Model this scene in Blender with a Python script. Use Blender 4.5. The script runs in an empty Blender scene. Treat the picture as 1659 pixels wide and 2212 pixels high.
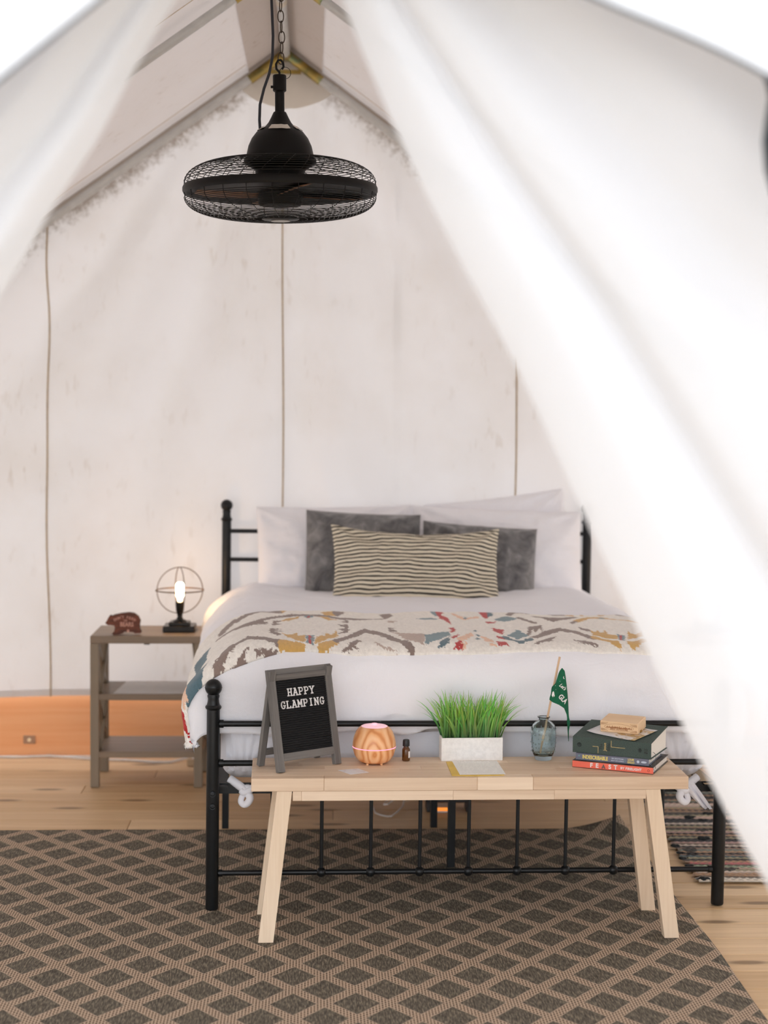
import bpy, math, random
import numpy as np
from mathutils import Vector, Matrix, Euler, noise as mnoise

random.seed(7); np.random.seed(7)
scene = bpy.context.scene
COL = scene.collection
PI = math.pi

# ------------------------------------------------------------------ camera
cam_data = bpy.data.cameras.new('camera')
cam = bpy.data.objects.new('camera', cam_data); COL.objects.link(cam)
cam_data.sensor_fit = 'VERTICAL'; cam_data.sensor_height = 36.0; cam_data.sensor_width = 27.0
cam_data.lens = 57.16
cam_data.clip_start = 0.05; cam_data.clip_end = 200
_yaw, _pit, _rol = 0.04395, 0.06163, 0.00897
F_ = Vector((math.sin(_yaw)*math.cos(_pit), math.cos(_yaw)*math.cos(_pit), -math.sin(_pit)))
R_ = Vector((math.cos(_yaw), -math.sin(_yaw), 0)); U_ = R_.cross(F_)
R2 = R_*math.cos(_rol) + U_*math.sin(_rol); U2 = -R_*math.sin(_rol) + U_*math.cos(_rol)
m = Matrix((R2, U2, -F_)).transposed().to_4x4(); m.translation = (0, 0, 1.5087)
cam.matrix_world = m
cam_data.dof.use_dof = True
cam_data.dof.focus_distance = 4.72
cam_data.dof.aperture_fstop = 2.3
scene.camera = cam

# ------------------------------------------------------------------ world: bright overcast sky
world = bpy.data.worlds.new('overcast_sky'); scene.world = world; world.use_nodes = True
scene.cycles.use_light_tree = False
bg = world.node_tree.nodes['Background']
bg.inputs['Color'].default_value = (0.89, 0.935, 1.0, 1); bg.inputs['Strength'].default_value = 3.75
scene.view_settings.view_transform = 'Standard'; scene.view_settings.look = 'None'
scene.view_settings.exposure = 0.0; scene.view_settings.gamma = 1.0
scene.view_settings.use_curve_mapping = False
scene.cycles.max_bounces = 10; scene.cycles.diffuse_bounces = 6; scene.cycles.glossy_bounces = 3
scene.cycles.transmission_bounces = 8; scene.cycles.transparent_max_bounces = 6
scene.cycles.adaptive_threshold = 0.05; scene.cycles.caustics_reflective = False
scene.cycles.sample_clamp_indirect = 6.0

# ------------------------------------------------------------------ mesh builder
class MB:
    def __init__(s): s.v = []; s.f = []; s.n = 0
    def add(s, verts, faces):
        k = len(s.v); s.v += [tuple(q) for q in verts]; s.f += [tuple(i+k for i in f) for f in faces]; return s
    def box(s, c, d, rot=None, bev=0.0):
        hx, hy, hz = d[0]/2, d[1]/2, d[2]/2
        M = rot.to_matrix() if isinstance(rot, Euler) else (rot or Matrix.Identity(3))
        c = Vector(c)
        if bev <= 0:
            vs = [Vector((x, y, z)) for x in (-hx, hx) for y in (-hy, hy) for z in (-hz, hz)]
            fs = [(0,1,3,2),(4,6,7,5),(0,4,5,1),(2,3,7,6),(0,2,6,4),(1,5,7,3)]
        else:
            b = min(bev, hx*.9, hy*.9, hz*.9); vs = []; 
            for sx in (-1, 1):
                for sy in (-1, 1):
                    for sz in (-1, 1):
                        vs += [Vector((sx*hx, sy*(hy-b), sz*(hz-b))), Vector((sx*(hx-b), sy*hy, sz*(hz-b))), Vector((sx*(hx-b), sy*(hy-b), sz*hz))]
            I = lambda sx, sy, sz, k: (((sx > 0)*2+(sy > 0))*2+(sz > 0))*3+k
            fs = []
            for sx in (-1, 1):
                q = [I(sx,-1,-1,0), I(sx,1,-1,0), I(sx,1,1,0), I(sx,-1,1,0)]; fs.append(q if sx > 0 else q[::-1])
            for sy in (-1, 1):
                q = [I(-1,sy,-1,1), I(-1,sy,1,1), I(1,sy,1,1), I(1,sy,-1,1)]; fs.append(q if sy > 0 else q[::-1])
            for sz in (-1, 1):
                q = [I(-1,-1,sz,2), I(1,-1,sz,2), I(1,1,sz,2), I(-1,1,sz,2)]; fs.append(q if sz > 0 else q[::-1])
            for a in (-1, 1):
                for b_ in (-1, 1):
                    q = [I(a,b_,-1,0), I(a,b_,-1,1), I(a,b_,1,1), I(a,b_,1,0)]; fs.append(q if a*b_ > 0 else q[::-1])
                    q = [I(a,-1,b_,0), I(a,1,b_,0), I(a,1,b_,2), I(a,-1,b_,2)]; fs.append(q if a*b_ > 0 else q[::-1])
                    q = [I(-1,a,b_,1), I(-1,a,b_,2), I(1,a,b_,2), I(1,a,b_,1)]; fs.append(q if a*b_ > 0 else q[::-1])
            for sx in (-1, 1):
                for sy in (-1, 1):
                    for sz in (-1, 1):
                        q = [I(sx,sy,sz,0), I(sx,sy,sz,1), I(sx,sy,sz,2)]; fs.append(q if sx*sy*sz > 0 else q[::-1])
        return s.add([c + M @ v for v in vs], fs)
    def lathe(s, prof, seg=32, c=(0,0,0), axis=None):
        """prof: (r,z) list"""
        vs = []; fs = []; c = Vector(c); M = axis or Matrix.Identity(3)
        for r, z in prof:
            for i in range(seg):
                a = 2*PI*i/seg; vs.append(c + M @ Vector((r*math.cos(a), r*math.sin(a), z)))
        for j in range(len(prof)-1):
            for i in range(seg):
                i2 = (i+1) % seg
                fs.append((j*seg+i, j*seg+i2, (j+1)*seg+i2, (j+1)*seg+i))
        if prof[0][0] > 1e-5: fs.append(tuple(range(seg))[::-1])
        if prof[-1][0] > 1e-5: fs.append(tuple((len(prof)-1)*seg+i for i in range(seg)))
        return s.add(vs, fs)
    def cyl(s, a, b, r, seg=14, r2=None):
        a = Vector(a); b = Vector(b); d = b-a
        M = d.to_track_quat('Z', 'Y').to_matrix()
        return s.lathe([(r, 0), (r if r2 is None else r2, d.length)], seg, a, M)
    def sphere(s, c, r, seg=16, rings=10, sc=(1,1,1)):
        pr = [(r*math.sin(PI*j/rings), -r*math.cos(PI*j/rings)) for j in range(rings+1)]
        return s.lathe([(max(q, 1e-6), z) for q, z in pr], seg, c, Matrix.Diagonal(Vector(sc)))
    def tube(s, pts, r, seg=8, closed=False, cap=True):
        pts = [Vector(q) for q in pts]; n = len(pts); vs = []; fs = []
        up = None
        for i in range(n):
            if closed: t = pts[(i+1) % n]-pts[i-1]
            else: t = pts[min(i+1, n-1)]-pts[max(i-1, 0)]
            t.normalize()
            if up is None:
                up = Vector((0,0,1)) if abs(t.z) < .9 else Vector((1,0,0))
            up = (up - t*up.dot(t))
            if up.length < 1e-6: up = t.orthogonal()
            up.normalize(); w = t.cross(up)
            rr = r[i] if isinstance(r, (list, tuple)) else r
            for k in range(seg):
                a = 2*PI*k/seg; vs.append(pts[i] + (up*math.cos(a)+w*math.sin(a))*rr)
        m_ = n if closed else n-1
        for i in range(m_):
            for k in range(seg):
                k2 = (k+1) % seg; j = (i+1) % n
                fs.append((i*seg+k, i*seg+k2, j*seg+k2, j*seg+k))
        if not closed and cap:
            fs.append(tuple(range(seg))[::-1]); fs.append(tuple((n-1)*seg+k for k in range(seg)))
        return s.add(vs, fs)
    def ring(s, c, R, r, seg=48, sub=6, M=None):
        M = M or Matrix.Identity(3); c = Vector(c)
        return s.tube([c + M @ Vector((R*math.cos(2*PI*i/seg), R*math.sin(2*PI*i/seg), 0)) for i in range(seg)], r, sub, True)
    def grid(s, fn, nu, nv, closed_u=False):
        vs = [fn(i/(nu-1) if not closed_u else i/nu, j/(nv-1)) for j in range(nv) for i in range(nu)]
        fs = []
        for j in range(nv-1):
            for i in range(nu if closed_u else nu-1):
                i2 = (i+1) % nu
                fs.append((j*nu+i, j*nu+i2, (j+1)*nu+i2, (j+1)*nu+i))
        return s.add(vs, fs)
    def prism(s, poly, t0, t1, M=None):
        """poly in local XZ, extruded along Y from t0 to t1 (CCW seen from -Y)"""
        n = len(poly); M = M or Matrix.Identity(3)
        vs = [M @ Vector((x, t0, z)) for x, z in poly] + [M @ Vector((x, t1, z)) for x, z in poly]
        fs = [tuple(range(n)), tuple(range(n, 2*n))[::-1]] + [(i, i+n, (i+1) % n + n, (i+1) % n) for i in range(n)]
        return s.add(vs, fs)
    def mesh(s, name, smooth=True, angle=40):
        me = bpy.data.meshes.new(name); me.from_pydata(s.v, [], s.f); me.update()
        if smooth:
            me.polygons.foreach_set('use_smooth', [True]*len(me.polygons))
            if angle < 180: me.set_sharp_from_angle(angle=math.radians(angle))
        return me
    def build(s, name, mat, parent=None, smooth=True, angle=40):
        return link(name, s.mesh(name, smooth, angle), mat, parent)

def link(name, me, mat, parent=None):
    o = bpy.data.objects.new(name, me); COL.objects.link(o)
    if mat is not None and me is not None and len(me.materials) == 0: me.materials.append(mat)
    if parent is not None: o.parent = parent
    return o
def tag(o, label=None, cat=None, group=None, kind=None):
    if label: o['label'] = label
    if cat: o['category'] = cat
    if group: o['group'] = group
    if kind: o['kind'] = kind
    return o
def thing(name, label, cat, loc=(0,0,0), rot=(0,0,0), group=None):
    o = bpy.data.objects.new(name, None); COL.objects.link(o); o.empty_display_size = .05
    o.location = loc; o.rotation_euler = rot
    return tag(o, label, cat, group)
def part(name, parent, mat, fn, smooth=True, angle=40):
    b = MB(); fn(b); return b.build(name, mat, parent, smooth, angle)
def copy_tree(o, parent=None):
    c = o.copy(); COL.objects.link(c)
    if parent is not None: c.parent = parent
    for ch in list(o.children): copy_tree(ch, c)
    return c
def text_mesh(body, size, ext=0.0004, bold=0.0, sx=1.0, align='CENTER', spacing=1.0):
    cu = bpy.data.curves.new('lettering', 'FONT'); cu.body = body; cu.size = size
    cu.align_x = align; cu.align_y = 'CENTER'; cu.extrude = ext; cu.offset = bold; cu.resolution_u = 3
    cu.space_character = spacing
    o = bpy.data.objects.new('lettering', cu); COL.objects.link(o)
    bpy.context.view_layer.update()
    dg = bpy.context.evaluated_depsgraph_get()
    me = bpy.data.meshes.new_from_object(o.evaluated_get(dg))
    bpy.data.objects.remove(o); bpy.data.curves.remove(cu)
    me.materials.clear()
    if sx != 1.0: me.transform(Matrix.Diagonal((sx, 1, 1, 1)))
    return me
def text(body, size, mat, parent, loc, rot=(PI/2, 0, 0), **k):
    o = link('lettering', text_mesh(body, size, **k), mat, parent)
    o.location = loc; o.rotation_euler = rot
    return o
def solidify(o, t, off=-1):
    md = o.modifiers.new('thickness', 'SOLIDIFY'); md.thickness = t; md.offset = off; return o
def spline(P, n=8):
    V = [Vector(q) for q in P]; V = [2*V[0]-V[1]]+V+[2*V[-1]-V[-2]]; out = []
    for i in range(1, len(V)-2):
        for k in range(n):
            t = k/n; a, b_, c_, d_ = V[i-1], V[i], V[i+1], V[i+2]
            out.append(.5*((2*b_)+(c_-a)*t+(2*a-5*b_+4*c_-d_)*t*t+(3*b_-a-3*c_+d_)*t**3))
    out.append(V[-2]); return out
def fbm(x, y, z=0.0, o=3):
    return mnoise.fractal(Vector((x, y, z)), 1.0, 2.0, o)
def srgb(r, g, b):
    f = lambda c: (c/255/12.92) if c/255 <= .04045 else ((c/255+.055)/1.055)**2.4
    return (f(r), f(g), f(b), 1)

# ------------------------------------------------------------------ materials
class NT:
    def __init__(s, name):
        s.m = bpy.data.materials.new(name); s.m.use_nodes = True; s.t = s.m.node_tree; s.t.nodes.clear()
        s.out = s.t.nodes.new('ShaderNodeOutputMaterial')
    def n(s, ty, **kw):
        nd = s.t.nodes.new(ty)
        for k, v in kw.items():
            if k.startswith('i_'):
                key = k[2:]; key = int(key) if key.isdigit() else key.replace('_', ' ')
                nd.inputs[key].default_value = v
            else: setattr(nd, k, v)
        return nd
    def l(s, a, b): s.t.links.new(a, b)
    def math(s, op, a, b=None, c=None):
        nd = s.n('ShaderNodeMath', operation=op)
        for i, q in enumerate((a, b, c)):
            if q is None: continue
            if hasattr(q, 'links'): s.l(q, nd.inputs[i])
            else: nd.inputs[i].default_value = q
        return nd.outputs[0]
    def mix(s, fac, a, b, blend='MIX'):
        nd = s.n('ShaderNodeMix', data_type='RGBA', blend_type=blend)
        for i, q in ((0, fac), (6, a), (7, b)):
            if hasattr(q, 'links'): s.l(q, nd.inputs[i])
            else: nd.inputs[i].default_value = q
        return nd.outputs[2]
    def ramp(s, fac, stops):
        nd = s.n('ShaderNodeValToRGB'); el = nd.color_ramp.elements
        while len(el) < len(stops): el.new(.5)
        for e, (p_, c) in zip(el, stops): e.position = p_; e.color = c
        s.l(fac, nd.inputs[0]); return nd.outputs[0]
    def coords(s, scale=(1,1,1), kind='Object', rnd=0.0, rot=(0,0,0)):
        tc = s.n('ShaderNodeTexCoord'); mp = s.n('ShaderNodeMapping'); mp.inputs['Scale'].default_value = scale
        mp.inputs['Rotation'].default_value = rot
        s.l(tc.outputs[kind], mp.inputs[0])
        if rnd:
            oi = s.n('ShaderNodeObjectInfo'); r = s.math('MULTIPLY', oi.outputs['Random'], rnd)
            s.l(r, mp.inputs['Location'])
        return mp.outputs[0]
    def noise(s, vec, scale, detail=3, rough=.55, dist=0):
        nd = s.n('ShaderNodeTexNoise'); nd.inputs['Scale'].default_value = scale
        nd.inputs['Detail'].default_value = detail; nd.inputs['Roughness'].default_value = rough; nd.inputs['Distortion'].default_value = dist
        if vec is not None: s.l(vec, nd.inputs['Vector'])
        return nd.outputs['Fac']
    def bump(s, h, strength=.3, dist=.01):
        b = s.n('ShaderNodeBump'); b.inputs['Strength'].default_value = strength; b.inputs['Distance'].default_value = dist
        s.l(h, b.inputs['Height']); return b.outputs[0]
    def bsdf(s, color, rough=.5, metal=0, normal=None, **kw):
        b = s.n('ShaderNodeBsdfPrincipled')
        if hasattr(color, 'links'): s.l(color, b.inputs['Base Color'])
        else: b.inputs['Base Color'].default_value = color
        if hasattr(rough, 'links'): s.l(rough, b.inputs['Roughness'])
        else: b.inputs['Roughness'].default_value = rough
        b.inputs['Metallic'].default_value = metal
        for k, v in kw.items(): b.inputs[k.replace('_', ' ')].default_value = v
        if normal is not None: s.l(normal, b.inputs['Normal'])
        return b
    def done(s, sh):
        s.l(sh.outputs[0] if hasattr(sh, 'outputs') else sh, s.out.inputs[0]); return s.m

def plain(name, col, rough=.5, metal=0, var=.06, vscale=30, bump=0, bscale=200, **kw):
    N = NT(name); vec = N.coords()
    nz = N.noise(vec, vscale)
    c2 = tuple(max(0, q*(1-var*2)) for q in col[:3])+(1,)
    c1 = tuple(min(1, q*(1+var)) for q in col[:3])+(1,)
    colr = N.ramp(nz, [(.3, c2), (.7, c1)])
    nm = N.bump(N.noise(vec, bscale, 2), bump, .002) if bump else None
    return N.done(N.bsdf(colr, rough, metal, nm, **kw))

def canvas(name, col, tcol, tfac, fold_dirt=0.0, rafters=False, sheer=0.0, weave=0):
    """woven cotton: part of the light is reflected, part passes through the weave"""
    N = NT(name); vec = N.coords()
    nz = N.noise(vec, 2.2, 2 if not fold_dirt else 4); nz2 = N.noise(N.coords((26, 26, 9)), 1.0, 2)
    base = N.mix(N.math('MULTIPLY', N.ramp(nz, [(.42, (0,0,0,1)), (.75, (1,1,1,1))]), fold_dirt), col, (col[0]*.80, col[1]*.74, col[2]*.66, 1)) if fold_dirt else N.mix(nz, col, tuple(q*.97 for q in col[:3])+(1,))
    if fold_dirt:
        sp = N.ramp(nz2, [(.60, (0,0,0,1)), (.72, (1,1,1,1))])
        base = N.mix(N.math('MULTIPLY', N.math('MULTIPLY', sp, N.ramp(nz, [(.45, (0,0,0,1)), (.65, (1,1,1,1))])), .35), base, (col[0]*.62, col[1]*.52, col[2]*.42, 1))
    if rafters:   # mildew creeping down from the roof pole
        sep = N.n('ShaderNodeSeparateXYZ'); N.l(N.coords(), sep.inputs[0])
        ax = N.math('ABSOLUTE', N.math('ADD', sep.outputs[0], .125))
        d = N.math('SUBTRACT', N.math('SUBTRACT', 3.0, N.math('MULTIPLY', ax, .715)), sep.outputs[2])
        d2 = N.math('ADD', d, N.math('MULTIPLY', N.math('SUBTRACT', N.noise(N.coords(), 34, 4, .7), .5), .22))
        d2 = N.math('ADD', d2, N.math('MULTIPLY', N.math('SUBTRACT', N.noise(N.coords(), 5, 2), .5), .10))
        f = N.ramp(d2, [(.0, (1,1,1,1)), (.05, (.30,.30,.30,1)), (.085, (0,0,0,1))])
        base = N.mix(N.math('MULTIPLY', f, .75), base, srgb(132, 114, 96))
    d_ = N.n('ShaderNodeBsdfDiffuse'); N.l(base, d_.inputs[0])
    if weave: N.l(N.bump(N.noise(N.coords((1, 1, 1)), 420, 0), weave, .002), d_.inputs['Normal'])
    t_ = N.n('ShaderNodeBsdfTranslucent'); 
    tm = N.mix(1.0, base, tcol, 'MULTIPLY'); N.l(tm, t_.inputs[0])
    mx = N.n('ShaderNodeMixShader'); mx.inputs[0].default_value = tfac
    N.l(d_.outputs[0], mx.inputs[1]); N.l(t_.outputs[0], mx.inputs[2])
    if sheer:
        tr = N.n('ShaderNodeBsdfTransparent'); m2 = N.n('ShaderNodeMixShader'); m2.inputs[0].default_value = sheer
        N.l(mx.outputs[0], m2.inputs[1]); N.l(tr.outputs[0], m2.inputs[2]); return N.done(m2)
    return N.done(mx)

def wood(name, dark, light, scale=1.0, axis=0, rough=.55, contrast=.5, knots=0.0, rnd=30.0, ringy=2.5, tone=.35):
    """grain along the given object axis, tone differs from piece to piece"""
    N = NT(name)
    sc = [9*scale]*3; sc[axis] = .55*scale
    v = N.coords(tuple(sc), rnd=rnd)
    a = N.noise(v, ringy, 4, .6, .6)
    sc2 = [70*scale]*3; sc2[axis] = 2.0*scale
    b = N.noise(N.coords(tuple(sc2), rnd=rnd), 1.6, 3)
    f = N.math('ADD', N.math('MULTIPLY', a, .65), N.math('MULTIPLY', b, .35))
    oi = N.n('ShaderNodeObjectInfo')
    f = N.math('ADD', f, N.math('MULTIPLY', N.math('SUBTRACT', oi.outputs['Random'], .5), tone))
    h = .5*(1-contrast)
    col = N.ramp(f, [(.5-h*.55-.12, dark), (.5+h*.55+.12, light)])
    if knots:
        sc3 = [4.6]*3; sc3[axis] = 1.3
        vo = N.n('ShaderNodeTexVoronoi', voronoi_dimensions='2D'); vo.inputs['Scale'].default_value = 1.0; N.l(N.coords(tuple(sc3), rnd=rnd*1.7), vo.inputs['Vector'])
        k = N.ramp(vo.outputs['Distance'], [(.045, (1,1,1,1)), (.10, (0,0,0,1))])
        col = N.mix(N.math('MULTIPLY', k, knots), col, (dark[0]*.25, dark[1]*.2, dark[2]*.16, 1))
    nm = N.bump(b, .12, .002)
    return N.done(N.bsdf(col, rough, 0, nm))

def attr_mat(name, rough=.8, bump=.3, bscale=300, fuzz=0.0, transl=0.0):
    N = NT(name); at = N.n('ShaderNodeVertexColor'); at.layer_name = 'Col'
    nz = N.noise(N.coords(), bscale, 2)
    col = N.mix(.22, at.outputs[0], N.mix(1.0, at.outputs[0], N.ramp(nz, [(.3, (.55,.55,.55,1)), (.7, (1.25,1.25,1.25,1))]), 'MULTIPLY')) if fuzz else at.outputs[0]
    b = N.bsdf(col, rough, 0, N.bump(nz, bump, .003))
    if fuzz: b.inputs['Sheen Weight'].default_value = fuzz
    if transl:
        t = N.n('ShaderNodeBsdfTranslucent'); N.l(col, t.inputs[0]); mx = N.n('ShaderNodeMixShader'); mx.inputs[0].default_value = transl
        N.l(b.outputs[0], mx.inputs[1]); N.l(t.outputs[0], mx.inputs[2]); return N.done(mx)
    return N.done(b)
def set_cols(me, cols):
    ca = me.color_attributes.new('Col', 'FLOAT_COLOR', 'POINT')
    a = np.ones((len(me.vertices), 4), np.float32); a[:, :3] = np.asarray(cols, np.float32)[:, :3]
    ca.data.foreach_set('color', a.ravel())
def emit(name, col, strength):
    N = NT(name); e = N.n('ShaderNodeEmission'); e.inputs[0].default_value = col; e.inputs[1].default_value = strength
    return N.done(e)

M = {}
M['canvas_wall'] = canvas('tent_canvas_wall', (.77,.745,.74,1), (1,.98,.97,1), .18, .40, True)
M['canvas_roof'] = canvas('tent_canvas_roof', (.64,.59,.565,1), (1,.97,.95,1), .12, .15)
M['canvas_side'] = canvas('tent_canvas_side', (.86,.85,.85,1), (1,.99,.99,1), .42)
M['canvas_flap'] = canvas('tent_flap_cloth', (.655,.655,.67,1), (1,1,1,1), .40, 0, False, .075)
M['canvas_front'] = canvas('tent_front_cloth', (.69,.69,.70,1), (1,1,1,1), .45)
M['seam'] = plain('canvas_seam_tape', srgb(196, 178, 152), .9)
M['steel'] = plain('galvanised_steel', srgb(196, 195, 192), .38, .15, .06, 18)
M['zinc'] = None
N = NT('yellow_zinc_bracket'); v = N.coords(); c = N.ramp(N.noise(v, 9, 3), [(.3, srgb(105,100,60)), (.5, srgb(176,148,80)), (.62, srgb(120,140,105)), (.75, srgb(190,140,90))])
M['zinc'] = N.done(N.bsdf(c, .35, .7))
M['floor'] = wood('pine_floorboard', srgb(192,156,112), srgb(236,206,166), 1.0, 0, .5, .35, .75, 40, 2.2, .30)
M['gap'] = plain('floor_underlay', srgb(70, 50, 34), .9)
M['orange'] = wood('orange_stained_plywood', srgb(236,158,102), srgb(252,194,142), .6, 0, .38, .5, 0, 5, 2.0, 0)
M['black'] = plain('black_powder_coat', (.006,.007,.008,1), .36, 0, .1, 60, .10, 500, Specular_IOR_Level=.35)
M['fanblack'] = plain('bronze_black_metal', (.0045,.0035,.003,1), .45, 0, .1, 30, Specular_IOR_Level=.18)
M['sheet'] = None
def cloth(name, col, bump1=.35, s1=9, bump2=.1, s2=500, rough=.85, sheen=.1, aniso=(1,1,1)):
    N = NT(name); v = N.coords(aniso)
    h = N.math('ADD', N.noise(v, s1, 5, .55, .8), N.math('MULTIPLY', N.noise(N.coords(), s2, 1), .05))
    nm = N.bump(h, bump1, .02)
    colr = N.mix(N.noise(v, s1*.6, 3), col, tuple(q*.96 for q in col[:3])+(1,))
    b = N.bsdf(colr, rough, 0, nm); b.inputs['Sheen Weight'].default_value = sheen
    return N.done(b)
M['sheet'] = cloth('white_cotton_sheet', (.88,.885,.94,1), .35, 8)
M['duvet'] = cloth('white_duvet_cotton', (.89,.895,.945,1), .55, 6)
M['pillow'] = cloth('white_pillowcase', (.92,.915,.955,1), .30, 7)
N = NT('grey_velvet'); v = N.coords((1, 1, 1)); nz = N.noise(v, 14, 4, .6, 1.0)
c = N.ramp(nz, [(.35, srgb(84,83,84)), (.6, srgb(124,122,122)), (.8, srgb(154,152,151))])
b = N.bsdf(c, .85, 0, N.bump(nz, .25, .01)); b.inputs['Sheen Weight'].default_value = .5
M['velvet'] = N.done(b)
N = NT('ticking_stripe_cotton'); tc = N.coords(); sep = N.n('ShaderNodeSeparateXYZ'); N.l(tc, sep.inputs[0])
w = N.math('ADD', sep.outputs[1], N.math('MULTIPLY', N.noise(N.coords((1, .3, 1)), 7, 2), .007))
fr = N.math('FRACT', N.math('MULTIPLY', w, 1/.0163))
st = N.math('MULTIPLY', N.math('GREATER_THAN', fr, .60), 1.0)
c = N.mix(st, srgb(224, 214, 192), srgb(42, 38, 34))
M['stripe'] = N.done(N.bsdf(c, .85, 0, N.bump(N.noise(N.coords(), 500, 1), .1, .002)))
M['blanket'] = attr_mat('jacquard_fleece', .95, .6, 420, .25)
M['bench'] = wood('acacia_butcher_block', srgb(204,174,144), srgb(244,222,196), 1.0, 0, .5, .4, .0, 60, 2.0, .32)
M['bench_leg'] = wood('acacia_leg', srgb(216,188,156), srgb(242,222,196), 1.0, 2, .5, .5, .0, 60, 2.0, .25)
M['nightwood'] = wood('taupe_stained_wood', srgb(118,100,82), srgb(150,130,108), 1.0, 0, .42, .5, 0, 10, 2, .1)
M['nightleg'] = wood('taupe_stained_leg', srgb(122,108,90), srgb(146,130,110), 1.0, 2, .5, .5, 0, 10, 2, .1)
M['letterframe'] = wood('grey_rustic_frame', srgb(70,68,66), srgb(132,128,124), 2.2, 2, .7, .2, 0, 20, 2.4, .05)
M['letterframe_h'] = wood('grey_rustic_frame_cross', srgb(70,68,66), srgb(132,128,124), 2.2, 0, .7, .2, 0, 20, 2.4, .05)
M['felt'] = plain('black_felt', (.006,.006,.007,1), .95)
M['white'] = plain('white_plastic', srgb(238,236,236), .4)
M['paper'] = plain('white_paper', srgb(236,234,232), .7, 0, .02)
M['cord'] = plain('white_cable', srgb(220,214,208), .45)

# ================================================================== SETTING
XL, XR, YB, YF = -2.32, 2.08, 7.06, 2.0       # tent sides, back, front
RX, RZ, SL = -.125, 3.05, .715                # ridge and roof pitch
def roof_z(x, off=0.0): return RZ - SL*abs(x-RX) + off

# ground outside
g = MB(); g.box((0, 0, -.55), (60, 60, .1)); tag(g.build('ground', plain('pale_gravel_ground', srgb(172,165,150), .95, 0, .1, 3), None), kind='structure')

# floor: underlay plus individual boards
fl = MB(); fl.box(((XL+XR)/2, 4.05, -.045), (XR-XL+.2, 6.3, .03))
floor = tag(fl.build('floor', M['gap']), kind='structure')
PW = .138; y0 = 6.358+PW*5
rr = random.Random(3)
k = 0; y = y0
while y > 1.0:
    x = XL-.08-rr.random()*1.2
    first = True
    while x < XR+.08:
        ln = 2.2+rr.random()*1.6; x1 = min(x+ln, XR+.09)
        xa = max(x, XL-.09)
        if x1-xa > .15:
            b = MB(); L_ = x1-xa-.002
            b.box((0, 0, 0), (L_, PW-.0035, .028), bev=.0018)
            o = b.build('plank', M['floor'], floor, False); o.location = ((xa+x1)/2, y-PW/2, -.0145+rr.uniform(-.0006, .0004))
        x = x1
        if x1 >= XR+.085: break
    y -= PW

# back wall canvas with hanging folds
def wall_y(x, z):
    ang = math.atan2(x+.10, 3.5-z)                     # folds fan out from the gable peak
    rad = math.hypot(x+.10, 3.5-z)
    env = min(1, max(0, (rad-.35)/.9))*min(1, max(.15, (z-.2)/.7))
    f = .038*math.sin(ang*23+1.3+.8*fbm(x*.8, z*.5)) + .019*math.sin(ang*41+2.1*fbm(x*.7+4, z*.35, 2))
    f += .010*math.sin(ang*9-.6)
    env *= min(1, max(0, (roof_z(x)-z-.05)/.35))
    d = f*env*(1.0 if x < .35 else .45) + .006*fbm(x*2.2, z*1.6, 5)
    return 6.995 - abs(.016*math.sin(min(1, max(0, (z-.27)/2.4))*PI)) + d*min(1, (z-.2)/.3)
wb = MB()
def wfn(u, v):
    x = XL + (XR-XL)*u; zt = roof_z(x, .004); z = .272 + .006*math.sin(x*5)*(1-v) + (zt-.272)*v
    return (x, wall_y(x, z), z)
wb.grid(wfn, 240, 150)
wall_back = tag(wb.build('wall_back', M['canvas_wall'], None, True, 180), kind='structure')
for sx in (-1.125, -.132, .872):
    b = MB()
    zt = roof_z(sx, -.03)
    n = 50
    for i in range(n+1):
        z = .272+(zt-.272)*i/n; wob = .004*math.sin(z*1.9+sx*4)+.0015*math.sin(z*5.3+sx)
        b.v += [(sx+wob-.0035, wall_y(sx, z)-.003, z), (sx+wob+.0035, wall_y(sx, z)-.003, z)]
    b.f = [(2*i, 2*i+1, 2*i+3, 2*i+2) for i in range(n)]
    solidify(b.build('canvas_seam', M['seam'], wall_back), .004, 0)
b = MB(); n = 60       # hem
for i in range(n+1):
    x = XL+(XR-XL)*i/n; z = .272+.006*math.sin(x*5)
    b.v += [(x, wall_y(x, z)-.004, z-.001), (x, wall_y(x, z+.03)-.004, z+.028)]
b.f = [(2*i, 2*i+2, 2*i+3, 2*i+1) for i in range(n)]
b.build('canvas_hem', M['canvas_wall'], wall_back)
b = MB()               # rounded reinforcement patch under the peak
pts = [(RX, roof_z(RX, -.05))]
cz = 2.98
for i in range(15):
    a = PI*(1.215+.57*i/14); r = .235
    pts.append((RX+.012+.27*math.cos(a), cz+.04+r*math.sin(a)))
b.v = [(x, wall_y(x, z)-.012, z) for x, z in pts]; b.f = [(0, i, i+1) for i in range(1, 15)]
b.build('gable_patch', canvas('patch_canvas', (.80,.75,.68,1), (.98,.94,.88,1), .12, .1), wall_back)
# orange stained board under the canvas
b = MB(); b.box(((XL+XR)/2, 7.06, .139), (XR-XL, .03, .27)); tag(b.build('baseboard_back', M['orange']), kind='structure')
o = thing('wall_socket', 'small silvery wall socket on the orange base board', 'socket', (-1.222, 7.045, .074))
part('plate', o, plain('socket_plate', srgb(176,138,110), .4), lambda b: b.box((0, -.003, 0), (.052, .006, .036), bev=.002))
part('button', o, plain('socket_button', srgb(245,225,190), .3), lambda b: b.lathe([(.008, 0), (.008, .003), (.0, .005)], 16, (0, -.006, 0), Matrix.Rotation(PI/2, 3, 'X')))

# side walls
for nm, x in (('wall_left', XL), ('wall_right', XR)):
    b = MB(); zt = roof_z(x)
    b.grid(lambda u, v: (x+.012*math.sin(u*30)*(1-v), 2.0+5.07*u, .0+zt*v), 60, 20)
    tag(b.build(nm, M['canvas_side'], None, True, 180), kind='structure')
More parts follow.
